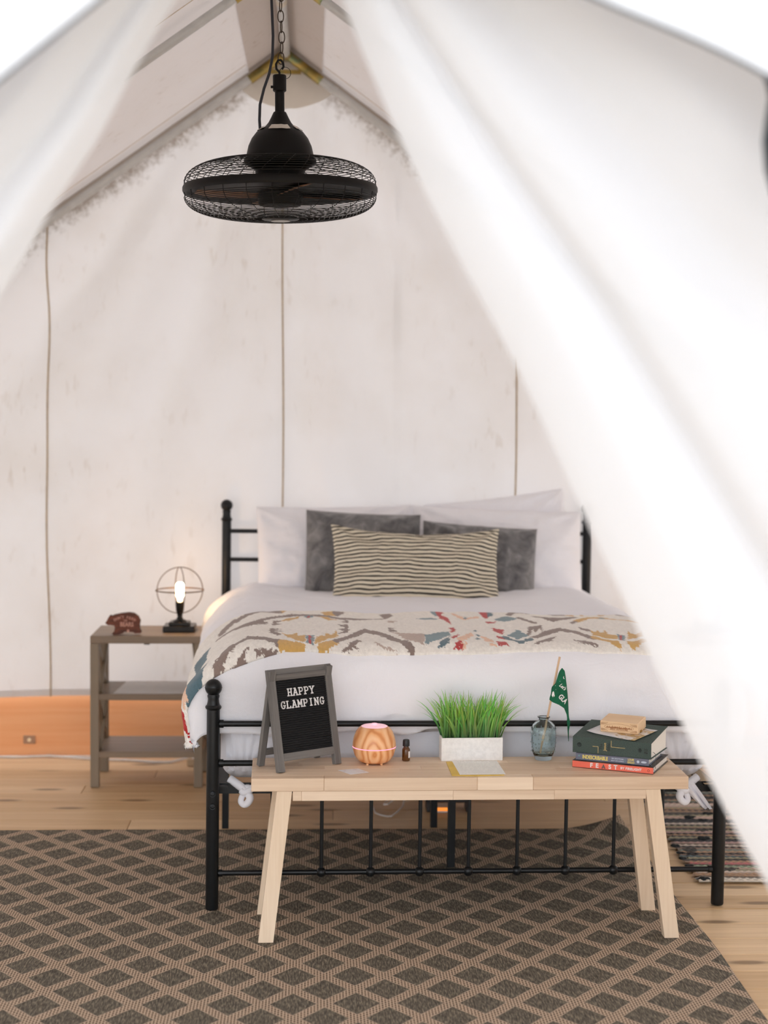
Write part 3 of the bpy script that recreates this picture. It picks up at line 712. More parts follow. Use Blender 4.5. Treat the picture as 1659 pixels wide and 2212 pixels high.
# patterned throw blanket: jacquard motifs as woven colour per stitch
PAT=[('t',0.022,[(-0.754,0.094),(-0.729,0.139),(-0.672,0.248),(-0.614,0.176),(-0.575,0.123)]),
('g',0.024,[(-0.572,0.119),(-0.541,0.101),(-0.51,0.09)]),
('g',0.022,[(-0.453,0.097),(-0.404,0.155)]),
('t',0.022,[(-0.401,0.172),(-0.36,0.279),(-0.301,0.372),(-0.256,0.315),(-0.216,0.204),(-0.175,0.105)]),
('t',0,[(-0.391,0.093),(-0.369,0.121),(-0.333,0.206),(-0.323,0.154),(-0.354,0.118),(-0.325,0.115),(-0.37,0.095)]),
('l',0,[(-0.288,0.17),(-0.265,0.121),(-0.215,0.094),(-0.246,0.096),(-0.28,0.121)]),
('t',0,[(-0.736,0.048),(-0.725,0.071),(-0.682,0.123),(-0.666,0.123),(-0.687,0.09),(-0.671,0.083),(-0.707,0.065)]),
('t',0,[(-0.656,0.117),(-0.604,0.099),(-0.57,0.08),(-0.609,0.078),(-0.645,0.09)]),
('t',0.03,[(-0.755,0.682),(-0.704,0.79),(-0.633,0.879),(-0.568,0.811)]),
('t',0.018,[(-0.742,0.577),(-0.668,0.576),(-0.605,0.667),(-0.534,0.722),(-0.487,0.744),(-0.418,0.721),(-0.363,0.656),(-0.295,0.634),(-0.221,0.697)]),
('g',0,[(-0.567,0.842),(-0.54,0.86),(-0.557,0.766)]),
('g',0,[(-0.426,0.809),(-0.382,0.854),(-0.376,0.733),(-0.412,0.721)]),
('t',0,[(-0.382,0.868),(-0.336,0.831),(-0.356,0.786),(-0.371,0.716),(-0.384,0.764)]),
('t',0,[(-0.608,0.284),(-0.606,0.455),(-0.565,0.435),(-0.59,0.392),(-0.561,0.358),(-0.591,0.328),(-0.568,0.265),(-0.587,0.243)]),
('t',0,[(-0.597,0.514),(-0.592,0.608),(-0.554,0.608),(-0.583,0.567),(-0.561,0.534)]),
('g',0,[(-0.571,0.309),(-0.549,0.272),(-0.52,0.338),(-0.516,0.249),(-0.495,0.271),(-0.499,0.122),(-0.525,0.14),(-0.555,0.221)]),
('g',0,[(-0.472,0.122),(-0.465,0.198),(-0.442,0.288),(-0.434,0.255),(-0.425,0.344),(-0.413,0.299),(-0.392,0.382),(-0.389,0.298),(-0.423,0.197),(-0.452,0.137)]),
('b',0,[(-0.495,0.263),(-0.466,0.263),(-0.475,0.114),(-0.495,0.112)]),
('r',0,[(-0.486,0.27),(-0.477,0.27),(-0.483,0.112),(-0.49,0.112)]),
('b',0,[(-0.488,0.709),(-0.468,0.743),(-0.452,0.708),(-0.471,0.657)]),
('r',0,[(-0.473,0.726),(-0.464,0.726),(-0.466,0.674),(-0.474,0.674)]),
('g',0,[(-0.568,0.595),(-0.535,0.658),(-0.504,0.709),(-0.513,0.632),(-0.537,0.591)]),
('g',0,[(-0.444,0.708),(-0.408,0.682),(-0.376,0.605),(-0.406,0.597)]),
('t',0,[(-0.383,0.483),(-0.348,0.491),(-0.351,0.366),(-0.389,0.336),(-0.366,0.381),(-0.384,0.405),(-0.36,0.431)]),
('t',0,[(-0.359,0.622),(-0.34,0.605),(-0.347,0.531),(-0.374,0.539),(-0.353,0.572)]),
('l',0,[(-0.216,0.333),(-0.17,0.302),(-0.114,0.275),(-0.134,0.12),(-0.173,0.157)]),
('b',0,[(-0.117,0.257),(-0.064,0.338),(-0.029,0.357),(-0.033,0.263),(-0.084,0.156),(-0.129,0.117)]),
('k',0,[(-0.096,0.101),(-0.082,0.131),(-0.042,0.19),(-0.055,0.134),(-0.084,0.099)]),
('t',0,[(-0.218,0.821),(-0.18,0.852),(-0.175,0.762),(-0.211,0.688)]),
('l',0,[(-0.208,0.645),(-0.169,0.632),(-0.191,0.57),(-0.209,0.562)]),
('t',0,[(-0.221,0.449),(-0.188,0.441),(-0.216,0.41),(-0.197,0.363),(-0.222,0.333)]),
('b',0,[(-0.101,0.687),(-0.045,0.717),(-0.026,0.677),(-0.076,0.644)]),
('b',0,[(-0.035,0.858),(-0.012,0.866),(-0.013,0.756),(-0.029,0.757)]),
('r',0,[(-0.018,0.87),(0.01,0.849),(-0.005,0.773),(0.012,0.711),(0.002,0.545),(-0.005,0.611),(-0.018,0.711)]),
('r',0,[(-0.017,0.459),(0.004,0.458),(-0.007,0.357),(-0.028,0.322),(-0.013,0.407)]),
('r',0,[(-0.038,0.218),(-0.003,0.293),(-0.018,0.211),(-0.04,0.178)]),
('r',0,[(-0.047,0.101),(-0.03,0.142),(-0.015,0.164),(-0.013,0.101)]),
('r',0,[(0.135,0.89),(0.168,0.873),(0.164,0.763),(0.141,0.714),(0.137,0.805)]),
('r',0,[(0.128,0.625),(0.151,0.601),(0.166,0.625),(0.148,0.539),(0.125,0.532)]),
('r',0,[(0.127,0.457),(0.16,0.412),(0.142,0.319),(0.124,0.369)]),
('r',0,[(0.116,0.291),(0.139,0.256),(0.133,0.215),(0.115,0.243)]),
('r',0,[(0.099,0.175),(0.125,0.143),(0.13,0.108),(0.096,0.113)]),
('k',0,[(0.167,0.869),(0.186,0.838),(0.175,0.771),(0.157,0.755)]),
('b',0,[(0.17,0.697),(0.22,0.737),(0.249,0.656),(0.199,0.601),(0.166,0.633)]),
('b',0,[(0.153,0.304),(0.202,0.404),(0.228,0.303),(0.176,0.221)]),
('k',0.022,[(0.141,0.263),(0.17,0.137),(0.217,0.214)]),
('k',0,[(-0.094,0.103),(-0.087,0.125),(-0.036,0.232),(-0.061,0.142)]),
('p',0,[(-0.029,0.171),(0.04,0.324),(0.039,0.254),(-0.013,0.141)]),
('p',0,[(0.061,0.271),(0.094,0.202),(0.09,0.141),(0.065,0.169)]),
('p',0.014,[(0.04,0.806),(0.066,0.69),(0.117,0.743)]),
('p',0,[(-0.016,0.131),(0.002,0.137),(-0.007,0.103),(-0.015,0.103)]),
('p',0,[(0.07,0.141),(0.093,0.13),(0.093,0.106),(0.076,0.11)]),
('k',0,[(0.064,0.715),(0.076,0.743),(0.081,0.714),(0.069,0.686)]),
('k',0,[(0.053,0.377),(0.065,0.402),(0.069,0.377),(0.058,0.352)]),
('k',0,[(0.046,0.271),(0.057,0.296),(0.062,0.271),(0.051,0.247)]),
('k',0,[(0.037,0.203),(0.048,0.227),(0.053,0.203),(0.042,0.18)]),
('t',0,[(0.204,0.111),(0.226,0.139),(0.256,0.199),(0.31,0.274),(0.276,0.172),(0.282,0.151),(0.239,0.127)]),
('t',0,[(0.346,0.204),(0.383,0.19),(0.414,0.11),(0.38,0.114),(0.347,0.131),(0.368,0.138)]),
('t',0.022,[(0.237,0.261),(0.299,0.355),(0.343,0.402),(0.383,0.343),(0.404,0.293),(0.417,0.224)]),
('g',0.022,[(0.425,0.237),(0.449,0.176),(0.472,0.122)]),
('g',0.022,[(0.516,0.125),(0.582,0.221)]),
('g',0,[(0.442,0.408),(0.445,0.349),(0.471,0.4),(0.465,0.335),(0.492,0.392),(0.483,0.313),(0.511,0.299),(0.49,0.202),(0.453,0.244),(0.431,0.279)]),
('g',0,[(0.568,0.398),(0.568,0.34),(0.584,0.333),(0.614,0.398),(0.596,0.29),(0.531,0.235)]),
('b',0,[(0.517,0.334),(0.54,0.316),(0.507,0.175),(0.491,0.188)]),
('r',0,[(0.523,0.323),(0.531,0.319),(0.499,0.181),(0.494,0.182)]),
('t',0.02,[(0.235,0.783),(0.26,0.855),(0.313,0.871)]),
('t',0.022,[(0.312,0.703),(0.356,0.615),(0.454,0.71)]),
('t',0.016,[(0.254,0.68),(0.288,0.561)]),
('t',0.02,[(0.396,0.871),(0.445,0.836)]),
('g',0,[(0.449,0.853),(0.483,0.861),(0.456,0.76),(0.44,0.781)]),
('g',0.02,[(0.436,0.59),(0.503,0.685),(0.539,0.701)]),
('g',0.02,[(0.55,0.701),(0.599,0.627),(0.653,0.587)]),
('b',0,[(0.531,0.701),(0.55,0.725),(0.555,0.684),(0.534,0.652)]),
('t',0,[(0.22,0.31),(0.247,0.447),(0.297,0.492),(0.282,0.366),(0.28,0.425),(0.256,0.356),(0.255,0.41),(0.233,0.321)]),
('t',0,[(0.406,0.559),(0.434,0.606),(0.442,0.59),(0.412,0.52)]),
('t',0,[(0.417,0.464),(0.423,0.415),(0.444,0.408),(0.435,0.35),(0.41,0.379)]),
('g',0,[(0.5,0.861),(0.517,0.861),(0.501,0.81)]),
('g',0,[(0.564,0.86),(0.593,0.851),(0.564,0.809)]),
('t',0.02,[(0.635,0.842),(0.693,0.85)]),
('r',0,[(-0.9,0.34),(-0.84,0.36),(-0.85,0.24),(-0.92,0.22)]),
('k',0,[(-0.83,0.46),(-0.78,0.5),(-0.8,0.34),(-0.86,0.3)]),
('k',0,[(-0.86,0.2),(-0.78,0.22),(-0.8,0.08),(-0.88,0.04)]),
('r',0,[(-0.96,0.2),(-0.9,0.21),(-0.91,0.1),(-0.97,0.08)]),
('k',0,[(-0.95,0.06),(-0.9,0.08),(-0.91,-0.02),(-0.96,-0.03)]),
('r',0,[(-1.0,0.1),(-0.95,0.06),(-0.96,0.0),(-1.02,0.02)]),
('r',0,[(-1.04,0.22),(-0.99,0.24),(-1.0,0.16),(-1.05,0.15)]),
('t',0.02,[(-0.76,0.55),(-0.7,0.6),(-0.62,0.58)]),
('p',0,[(-0.88,0.2),(-0.84,0.22),(-0.86,0.1),(-0.9,0.1)]),
('r',0,[(0.84,0.36),(0.9,0.34),(0.92,0.22),(0.85,0.24)]),
('k',0,[(0.78,0.5),(0.83,0.46),(0.86,0.3),(0.8,0.34)])]

NU, NV = 980, 210; BU0, BU1, BV0, BV1 = -1.15, 1.06, .86, .083
uu = np.linspace(BU0, BU1, NU); vv = np.linspace(BV0, BV1, NV)
GU, GV = np.meshgrid(uu, vv)
rs = np.random.RandomState(5)
def blur(a):
    for _ in range(2): a = (a+np.roll(a, 1, 0)+np.roll(a, -1, 0)+np.roll(a, 1, 1)+np.roll(a, -1, 1))/5
    return a
JU = GU + .0028*blur(rs.randn(NV, NU))*2.0; JV = GV + .007*blur(rs.randn(NV, NU))*2.0
cols = {'t': srgb(142,124,116), 'g': srgb(218,174,98), 'b': srgb(122,148,156), 'k': srgb(86,114,126), 'r': srgb(190,34,34), 'l': srgb(196,176,164), 'p': srgb(244,204,176)}
base = np.ones((NV, NU, 3))*np.array(srgb(248,244,237)[:3])
for c, w, pts in PAT:
    if w:
        msk = np.zeros((NV, NU), bool)
        for (a0, b0), (a1, b1) in zip(pts[:-1], pts[1:]):
            ax, ay, bx_, by_ = a0, b0*.38, a1, b1*.38
            L2 = (bx_-ax)**2+(by_-ay)**2+1e-9
            t = np.clip(((JU-ax)*(bx_-ax)+(JV*.38-ay)*(by_-ay))/L2, 0, 1)
            msk |= np.hypot(JU-ax-t*(bx_-ax), JV*.38-ay-t*(by_-ay)) < w*.5
    else:
        msk = np.zeros((NV, NU), bool); n = len(pts)
        for i in range(n):
            x0, y0_ = pts[i]; x1, y1 = pts[(i+1) % n]
            if abs(y1-y0_) < 1e-9: continue
            cond = (y0_ > JV) != (y1 > JV)
            msk ^= cond & (JU < (x1-x0)*(JV-y0_)/(y1-y0_)+x0)
    base[msk] = cols[c][:3]
base *= (1+.10*blur(rs.randn(NV, NU))[..., None])
b = MB()
b.v = []
for j in range(NV):
    v = vv[j]
    for i in range(NU):
        u = uu[i]; hem = (.006*math.sin(u*6.5)+.004*fbm(u*4, 2))
        sk = .17*min(1, max(0, (-u-.56)/.45))*(j/(NV-1))**1.5
        x, y, z = drape(u, v+hem-sk, .010)
        b.v.append((x, y, z+.004))
b.f = [(j*NU+i, (j+1)*NU+i, (j+1)*NU+i+1, j*NU+i+1) for j in range(NV-1) for i in range(NU-1)]
me = b.mesh('throw_blanket', True, 180); set_cols(me, base.reshape(-1, 3))
me.flip_normals()
bl = solidify(link('throw_blanket', me, M['blanket'], None), .010, -1)
bl.location = (BX, BY, .0056); bl.rotation_euler = BROT
tag(bl, 'cream fleece throw with red, gold and blue jacquard motifs across the bed', 'blanket')
b = MB()        # folded under layer showing as a border below the front edge
b.grid(lambda u, v: (lambda q: (q[0], q[1], q[2]+.001))(drape(BU0+.02+(BU1-BU0-.02)*u, .13-(.056+.012*u)*v+.003*math.sin(u*14)-.17*min(1, max(0, (.256-u)/.21)), .006)), 200, 8)
o = solidify(b.build('under_fold', cloth('cream_fleece_border', srgb(244,236,226), .5, 60), bl, True, 180), .006, -1)

# pillows
def cushion(name, label, cat, w, h, t, mat, loc, rot, seed, sag=.0, pinch=.08, group=None, crease=1.0):
    b = MB(); n = 56
    def side(sgn):
        def fn(u, v):
            a, c = 2*u-1, 2*v-1
            e = max(0, (1-abs(a)**2.6))**.55*max(0, (1-abs(c)**2.6))**.55
            inx = 1-pinch*(1-abs(c)**1.5)*abs(a)**3; iny = 1-pinch*(1-abs(a)**1.5)*abs(c)**3
            x = a*w/2*(1-pinch*.6*(1-c*c)*abs(a)**2) ; y = c*h/2*(1-pinch*(1-a*a)*abs(c)**2)
            wr = crease*(.010*fbm(a*2.4+seed, c*2.4, seed) + .005*fbm(a*6, c*6+seed, seed))*min(1, e*2)
            cr = 0
            if abs(a) > .45: cr = .006*math.sin(math.atan2(1-abs(c), 1-abs(a)+1e-3)*9+seed)*crease*min(1, e*3)
            return (x, y - sag*(1-a*a)*(c > 0)*c, sgn*(t/2*e) + wr + cr)
        return fn
    b.grid(side(1), n, n); k = len(b.v); f0 = len(b.f)
    b.grid(side(-1), n, n); b.f = b.f[:f0]+[q[::-1] for q in b.f[f0:]]
    o = b.build(name, mat, None, True, 180); o.location = loc; o.rotation_euler = rot
    tag(o, label, cat, group); return o
T0 = math.radians
cushion('pillow', 'white pillow at the left against the headboard', 'pillow', .66, .44, .18, M['pillow'], (.098, 6.76, .905), (T0(72), T0(-1), T0(2)), 1.0, 0, .04)
cushion('pillow', 'white pillow at the right against the headboard, in front of another', 'pillow', .72, .44, .19, M['pillow'], (.775, 6.76, .90), (T0(68), T0(2), T0(2)), 3.0, .0, .04)
cushion('pillow', 'white pillow peeping up behind the right-hand one', 'pillow', .60, .46, .10, M['pillow'], (.80, 6.885, .925), (T0(84), T0(-7), T0(2)), 7.0, .0, .04)
cushion('velvet_cushion', 'dark grey velvet cushion at the left behind the striped one', 'cushion', .47, .41, .14, M['velvet'], (.205, 6.56, .905), (T0(70), T0(2.5), T0(4)), 4.0, .0, .03)
cushion('velvet_cushion', 'grey velvet cushion at the right behind the striped one', 'cushion', .47, .36, .14, M['velvet'], (.675, 6.56, .885), (T0(66), T0(4), T0(-1)), 9.0, .0, .04)
cushion('lumbar_cushion', 'cream lumbar cushion with thin black stripes', 'cushion', .675, .375, .13, M['stripe'], (.408, 6.365, .888), (T0(62), T0(1.5), T0(2)), 5.0, .022, .085, crease=1.35)

# ================================================================== BENCH
ZB = .475
bench = thing('bench', 'light wooden butcher-block bench at the foot of the bed', 'bench', (-.168, 4.528, 0), (0, 0, .020))
BLn, BD, BT = 1.248, .277, .037
rb = random.Random(21); ns = 7; sw = BD/ns
for i in range(ns):
    cuts = [0]; x = rb.uniform(.12, .5)
    while x < BLn-.12: cuts.append(x); x += rb.uniform(.28, .62)
    cuts.append(BLn)
    if i == 0: cuts = [0, .205, .64, .80, BLn]
    for a, c in zip(cuts[:-1], cuts[1:]):
        b = MB(); b.box((0, 0, 0), (c-a-.0003, sw-.0003, BT), bev=.0006 if i else .0016)
        o = b.build('stave', M['bench'], bench, False); o.location = ((a+c)/2, sw*(i+.5), ZB-BT/2)
def leg_poly(b, xb, xt, yb, yt, w, d):
    z0, z1 = .0098, ZB-BT
    q = []
    for x, y, z in ((xb, yb, z0), (xt, yt, z1)):
        q += [(x-w/2, y, z), (x+w/2, y, z), (x+w/2, y+d, z), (x-w/2, y+d, z)]
    b.add(q, [(3,2,1,0), (4,5,6,7), (0,1,5,4), (1,2,6,5), (2,3,7,6), (3,0,4,7)])
for xb, xt, yb, yt in ((.043, .094, -.014, .004), (1.205, 1.146, -.014, .004), (.036, .087, .245, .235), (1.196, 1.140, .245, .235)):
    part('leg', bench, M['bench_leg'], lambda b: leg_poly(b, xb, xt, yb, yt, .0425, .036), False)
for yy in (.014, .245):
    x = .117
    for ln in (.025, .43, .29, .265):
        part('apron', bench, M['bench'], lambda b: b.box((0, 0, 0), (ln-.0003, .018, .028), bev=.0006), False).location = (x+ln/2, yy, ZB-BT-.0142)
        x += ln

# ================================================================== LETTER BOARD
TH = math.radians(11.8)
lb = thing('letter_board', 'standing grey wooden letter board with white letters on black felt', 'letter board', (-.0905, 4.590, ZB+.0006), (0, 0, .618))
LW, LH, SWd, LT = .222, .294, .0225, .017
def fb(name, mat, c, d, front=True, bev=.001):
    b = MB(); b.box(c, d, bev=bev); o = b.build(name, mat, lb, False)
    o.rotation_euler = (-TH if front else TH, 0, 0); o.location = (0, 0, .0) if front else (0, .1225, .0)
    return o
for x in (SWd/2, LW-SWd/2):
    fb('stile', M['letterframe'], (x, LT/2, LH/2+.002), (SWd, LT, LH))
    fb('rear_stile', M['letterframe'], (x, -LT/2, LH/2+.002), (SWd*.9, LT*.8, LH*.985), False)
for h, hh in ((LH-SWd/2+.002, SWd), (.043, SWd)):
    fb('rail', M['letterframe_h'], (LW/2, LT/2, h), (LW-2*SWd, LT, hh))
for h in (LH-.02, .16, .045):
    fb('rear_rail', M['letterframe_h'], (LW/2, -LT/2, h), (LW-2*SWd, LT*.7, .018), False)
FX0, FX1, FH0, FH1 = SWd, LW-SWd, .054, LH-SWd+.002
b = MB(); nr = 34; pr = []
for i in range(nr):
    h0 = FH0+(FH1-FH0)*i/nr; dh = (FH1-FH0)/nr
    pr += [(.0085, h0), (.0052, h0+dh*.18), (.0044, h0+dh*.5), (.0052, h0+dh*.82)]
pr.append((.0085, FH1))
b.v = [(x, y, h) for (y, h) in pr for x in (FX0, FX1)]; b.f = [(2*i, 2*i+1, 2*i+3, 2*i+2) for i in range(len(pr)-1)]
b.box(((FX0+FX1)/2, .0125, (FH0+FH1)/2), (FX1-FX0, .005, FH1-FH0))
o = b.build('felt_panel', M['felt'], lb, False); o.rotation_euler = (-TH, 0, 0)
# slab-serif letters drawn as strokes
SE = lambda x, y, w=.17: [(x-w, y), (x+w, y)]
arc = lambda cx, cy, rx, ry, a0, a1, n=10: [(cx+rx*math.cos(math.radians(a0+(a1-a0)*i/n)), cy+ry*math.sin(math.radians(a0+(a1-a0)*i/n))) for i in range(n+1)]
GLY = {
 'H': [[(.2,0),(.2,1)],[(.8,0),(.8,1)],[(.2,.5),(.8,.5)],SE(.2,.04),SE(.2,.96),SE(.8,.04),SE(.8,.96)],
 'A': [[(.12,0),(.5,1)],[(.5,1),(.88,0)],[(.28,.34),(.72,.34)],SE(.14,.04),SE(.86,.04),[(.25,.96),(.5,.96)]],
 'P': [[(.22,0),(.22,1)],[(.22,.95),(.6,.95)]+arc(.6,.70,.25,.25,80,-80)+[(.6,.45),(.22,.45)],SE(.22,.04,.2),[(.04,.96),(.22,.96)]],
 'Y': [[(.14,.96),(.5,.46)],[(.86,.96),(.5,.46)],[(.5,.48),(.5,0)],SE(.14,.96),SE(.86,.96),SE(.5,.04,.2)],
 'G': [arc(.52,.5,.38,.46,45,315,18),[(.8,.16),(.8,.42)],[(.55,.42),(.95,.42)],[(.8,.68),(.8,.96)]],
 'L': [[(.22,0),(.22,1)],[(.04,.05),(.85,.05)],[(.85,.02),(.85,.28)],SE(.22,.96,.2)],
 'M': [[(.14,0),(.14,1)],[(.86,0),(.86,1)],[(.14,.96),(.5,.3)],[(.86,.96),(.5,.3)],SE(.14,.04,.14),SE(.86,.04,.14),[(0,.96),(.14,.96)],[(.86,.96),(1,.96)]],
 'I': [[(.5,0),(.5,1)],SE(.5,.04,.2),SE(.5,.96,.2)],
 'N': [[(.18,0),(.18,1)],[(.82,0),(.82,1)],[(.18,.96),(.82,.04)],SE(.18,.04,.15),[(.03,.96),(.2,.96)],SE(.82,.96,.15)],
}
def glyph(ch, w, h, sw_, t):
    b = MB()
    for st in GLY[ch]:
        for (x0, y0_), (x1, y1) in zip(st[:-1], st[1:]):
            a = Vector((x0*w, 0, y0_*h)); c = Vector((x1*w, 0, y1*h)); d = c-a; L_ = d.length
            an = math.atan2(d.z, d.x)
            b.box((a+c)/2, (L_+sw_*.55, t, sw_), Matrix.Rotation(-an, 3, 'Y'))
    return b
def word(s, xc, h, pitch, w, hh):
    x = xc-pitch*(len(s))/2
    for ch in s:
        o = glyph(ch, w, hh, .0030, .0022).build('letter', M['white'], lb, False)
        o.rotation_euler = (-TH, 0, 0)
        y, z = .0036, h-hh/2
        o.location = Matrix.Rotation(-TH, 3, 'X') @ Vector((x+(pitch-w)/2, y, z)); x += pitch
word('HAPPY', .108, .226, .0195, .0168, .0215)
word('GLAMPING', .110, .191, .0196, .0168, .0215)

# ================================================================== THINGS ON THE BENCH
# diffuser
df = thing('aroma_diffuser', 'round wood-grain aroma diffuser with a pink light band', 'diffuser', (.1855, 4.735, ZB))
N = NT('printed_wood_grain'); v = N.coords((1, 1, .55)); wv = N.n('ShaderNodeTexWave'); wv.wave_type = 'RINGS'; wv.rings_direction = 'Y'
wv.inputs['Scale'].default_value = 17; wv.inputs['Distortion'].default_value = 5; wv.inputs['Detail'].default_value = 2; wv.inputs['Detail Scale'].default_value = 1.2
mp = N.n('ShaderNodeMapping'); mp.inputs['Location'].default_value = (0, 0, -.02); N.l(v, mp.inputs[0]); N.l(mp.outputs[0], wv.inputs[0])
c = N.ramp(wv.outputs['Fac'], [(.0, srgb(216,142,86)), (.30, srgb(236,172,118)), (1, srgb(246,196,148))])
M['diff'] = N.done(N.bsdf(c, .32))
dp = [(.040, .005), (.048, .010), (.0575, .024), (.0625, .040), (.0640, .0485)]
dp2 = [(.0640, .0515), (.0635, .062), (.0605, .078), (.054, .094), (.047, .104), (.040, .1095)]
part('lower_shell', df, M['diff'], lambda b: b.lathe(dp, 48))
part('upper_shell', df, M['diff'], lambda b: b.lathe(dp2, 48))
part('light_band', df, emit('pink_led_band', (1.0, .35, .50, 1), 1.5), lambda b: b.lathe([(.060, .0475), (.0642, .0487), (.0642, .0513), (.060, .0525)], 48))
N = NT('pink_lit_cap'); bb = N.bsdf((.95, .70, .76, 1), .4); bb.inputs['Emission Color'].default_value = (1, .45, .6, 1); bb.inputs['Emission Strength'].default_value = .35
pk = N.done(bb)
cap = part('cap', df, pk, lambda b: b.lathe([(.040, .1085), (.036, .1115), (.020, .1135), (.009, .1135), (.009, .118), (.005, .1185), (.004, .114), (.0001, .114)], 40))
for a in (-.6, .6, 2.5, -2.5):
    part('foot', df, M['diff'], lambda b: b.lathe([(.004, 0.0), (.0045, .007)], 10, (.036*math.sin(a), -.036*math.cos(a), 0)))
# vapour drifting from the nozzle
N = NT('thin_vapour'); vs_ = N.n('ShaderNodeVolumeScatter'); vs_.inputs['Color'].default_value = (1, .97, .99, 1)
den = N.math('MULTIPLY', N.ramp(N.noise(N.coords(), 60, 3), [(.42, (0,0,0,1)), (.62, (1,1,1,1))]), 26.0); N.l(den, vs_.inputs['Density'])
N.l(vs_.outputs[0], N.out.inputs['Volume'])
o = part('vapour', df, N.m, lambda b: b.tube([(0, 0, .119), (.006, .002, .126), (.018, .004, .127), (.033, .005, .131), (.052, .006, .136), (.075, .006, .138), (.10, .005, .137)], [.003, .005, .007, .009, .010, .009, .004], 10))
tag(o, kind='stuff')
# amber bottle
N = NT('amber_glass'); M['amber'] = N.done(N.bsdf((.20, .075, .015, 1), .08, 0, None, Transmission_Weight=.55, IOR=1.48))
ab = thing('dropper_bottle', 'tiny amber glass oil bottle with a black cap', 'bottle', (.2815, 4.765, ZB))
part('body', ab, M['amber'], lambda b: b.lathe([(.0105, .0005), (.0118, .002), (.0118, .032), (.011, .036), (.0075, .041), (.0072, .046)], 28))
part('cap', ab, plain('black_ribbed_cap', (.012,.012,.013,1), .4), lambda b: b.lathe([(.0102, .0445), (.0104, .046), (.0102, .056), (.0096, .062), (.0085, .0635)], 24))
part('paper_label', ab, M['paper'], lambda b: b.v.extend([(.0121*math.sin(a), -.0121*math.cos(a), z) for z in (.010, .0225, .030) for a in np.linspace(.55 , 2.2, 10)]) or b.f.extend([(j*10+i, j*10+i+1, (j+1)*10+i+1, (j+1)*10+i) for j in range(2) for i in range(9)]))
# planter with grass
pl = thing('grass_planter', 'white concrete planter filled with long green artificial grass', 'potted plant', (.386, 4.756, ZB), (0, 0, .045))
PWd, PD, PH = .184, .060, .069
N = NT('pale_concrete'); nz = N.noise(N.coords(), 60, 5, .7)
M['concrete'] = N.done(N.bsdf(N.ramp(nz, [(.35, srgb(228,227,225)), (.6, srgb(241,240,238))]), .85, 0, N.bump(nz, .2, .003)))
def potfn(b):
    t = .006
    b.box((PWd/2, t/2, PH/2), (PWd, t, PH), bev=.0012); b.box((PWd/2, PD-t/2, PH/2), (PWd, t, PH), bev=.0012)
    b.box((t/2, PD/2, PH/2), (t, PD-2*t+.001, PH), bev=.0012); b.box((PWd-t/2, PD/2, PH/2), (t, PD-2*t+.001, PH), bev=.0012)
    b.box((PWd/2, PD/2, .003), (PWd-.004, PD-.004, .006))
part('pot', pl, M['concrete'], potfn, False)
part('filler', pl, plain('dark_moss', srgb(40,58,34), .95, 0, .3, 150), lambda b: b.grid(lambda u, v: (.006+(PWd-.012)*u, .006+(PD-.012)*v, PH-.010+.002*math.sin(u*40)*math.sin(v*20)), 20, 8))
vs_, fs_, cs_ = [], [], []
rg_ = random.Random(4)
for i in range(430):
    bx_ = rg_.uniform(.008, PWd-.008); by_ = rg_.uniform(.008, PD-.008)
    out = (bx_/PWd-.5)*2
    az = rg_.uniform(0, 2*PI); L_ = rg_.uniform(.085, .150)*(1 if rg_.random() < .8 else 1.12)
    lx = out*rg_.uniform(.2, .95)+rg_.gauss(0, .30); ly = rg_.gauss(-.02, .22)
    if rg_.random() < .26: lx += rg_.choice((-1, 1))*rg_.uniform(.2, .9)*(1 if abs(out) > .4 else .4)
    tip = rg_.random()
    curl = rg_.uniform(.1, .8); n = 7; wd = rg_.uniform(.0018, .0036)
    p_ = Vector((bx_, by_, PH-.012)); d_ = Vector((lx*.25, ly*.25, 1)).normalized()
    side = Vector((math.cos(az), math.sin(az)*.5, 0)); k = len(vs_)
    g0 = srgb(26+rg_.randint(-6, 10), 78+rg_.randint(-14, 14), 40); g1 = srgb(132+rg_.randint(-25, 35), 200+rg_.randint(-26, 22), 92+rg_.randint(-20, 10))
    for j in range(n+1):
        t = j/n; w_ = wd*(1-.15*t)*(1-t**3)+.00015
        vs_ += [tuple(p_-side*w_), tuple(p_+Vector((0, -.0004, 0))), tuple(p_+side*w_)]
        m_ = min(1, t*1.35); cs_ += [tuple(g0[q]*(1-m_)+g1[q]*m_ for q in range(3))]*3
        d_ = (d_+Vector((lx, ly, -.45*curl*t*abs(lx)*1.8))*(.22*(t+.15))).normalized(); p_ = p_+d_*(L_/n)
        if p_.y > .072: p_.y = .072
    for j in range(n):
        a = k+3*j; fs_ += [(a, a+1, a+4, a+3), (a+1, a+2, a+5, a+4)]
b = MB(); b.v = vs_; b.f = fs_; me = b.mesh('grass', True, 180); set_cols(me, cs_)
tag(link('grass', me, attr_mat('plastic_grass', .45, .0, 100, 0, .18), pl), kind='stuff')
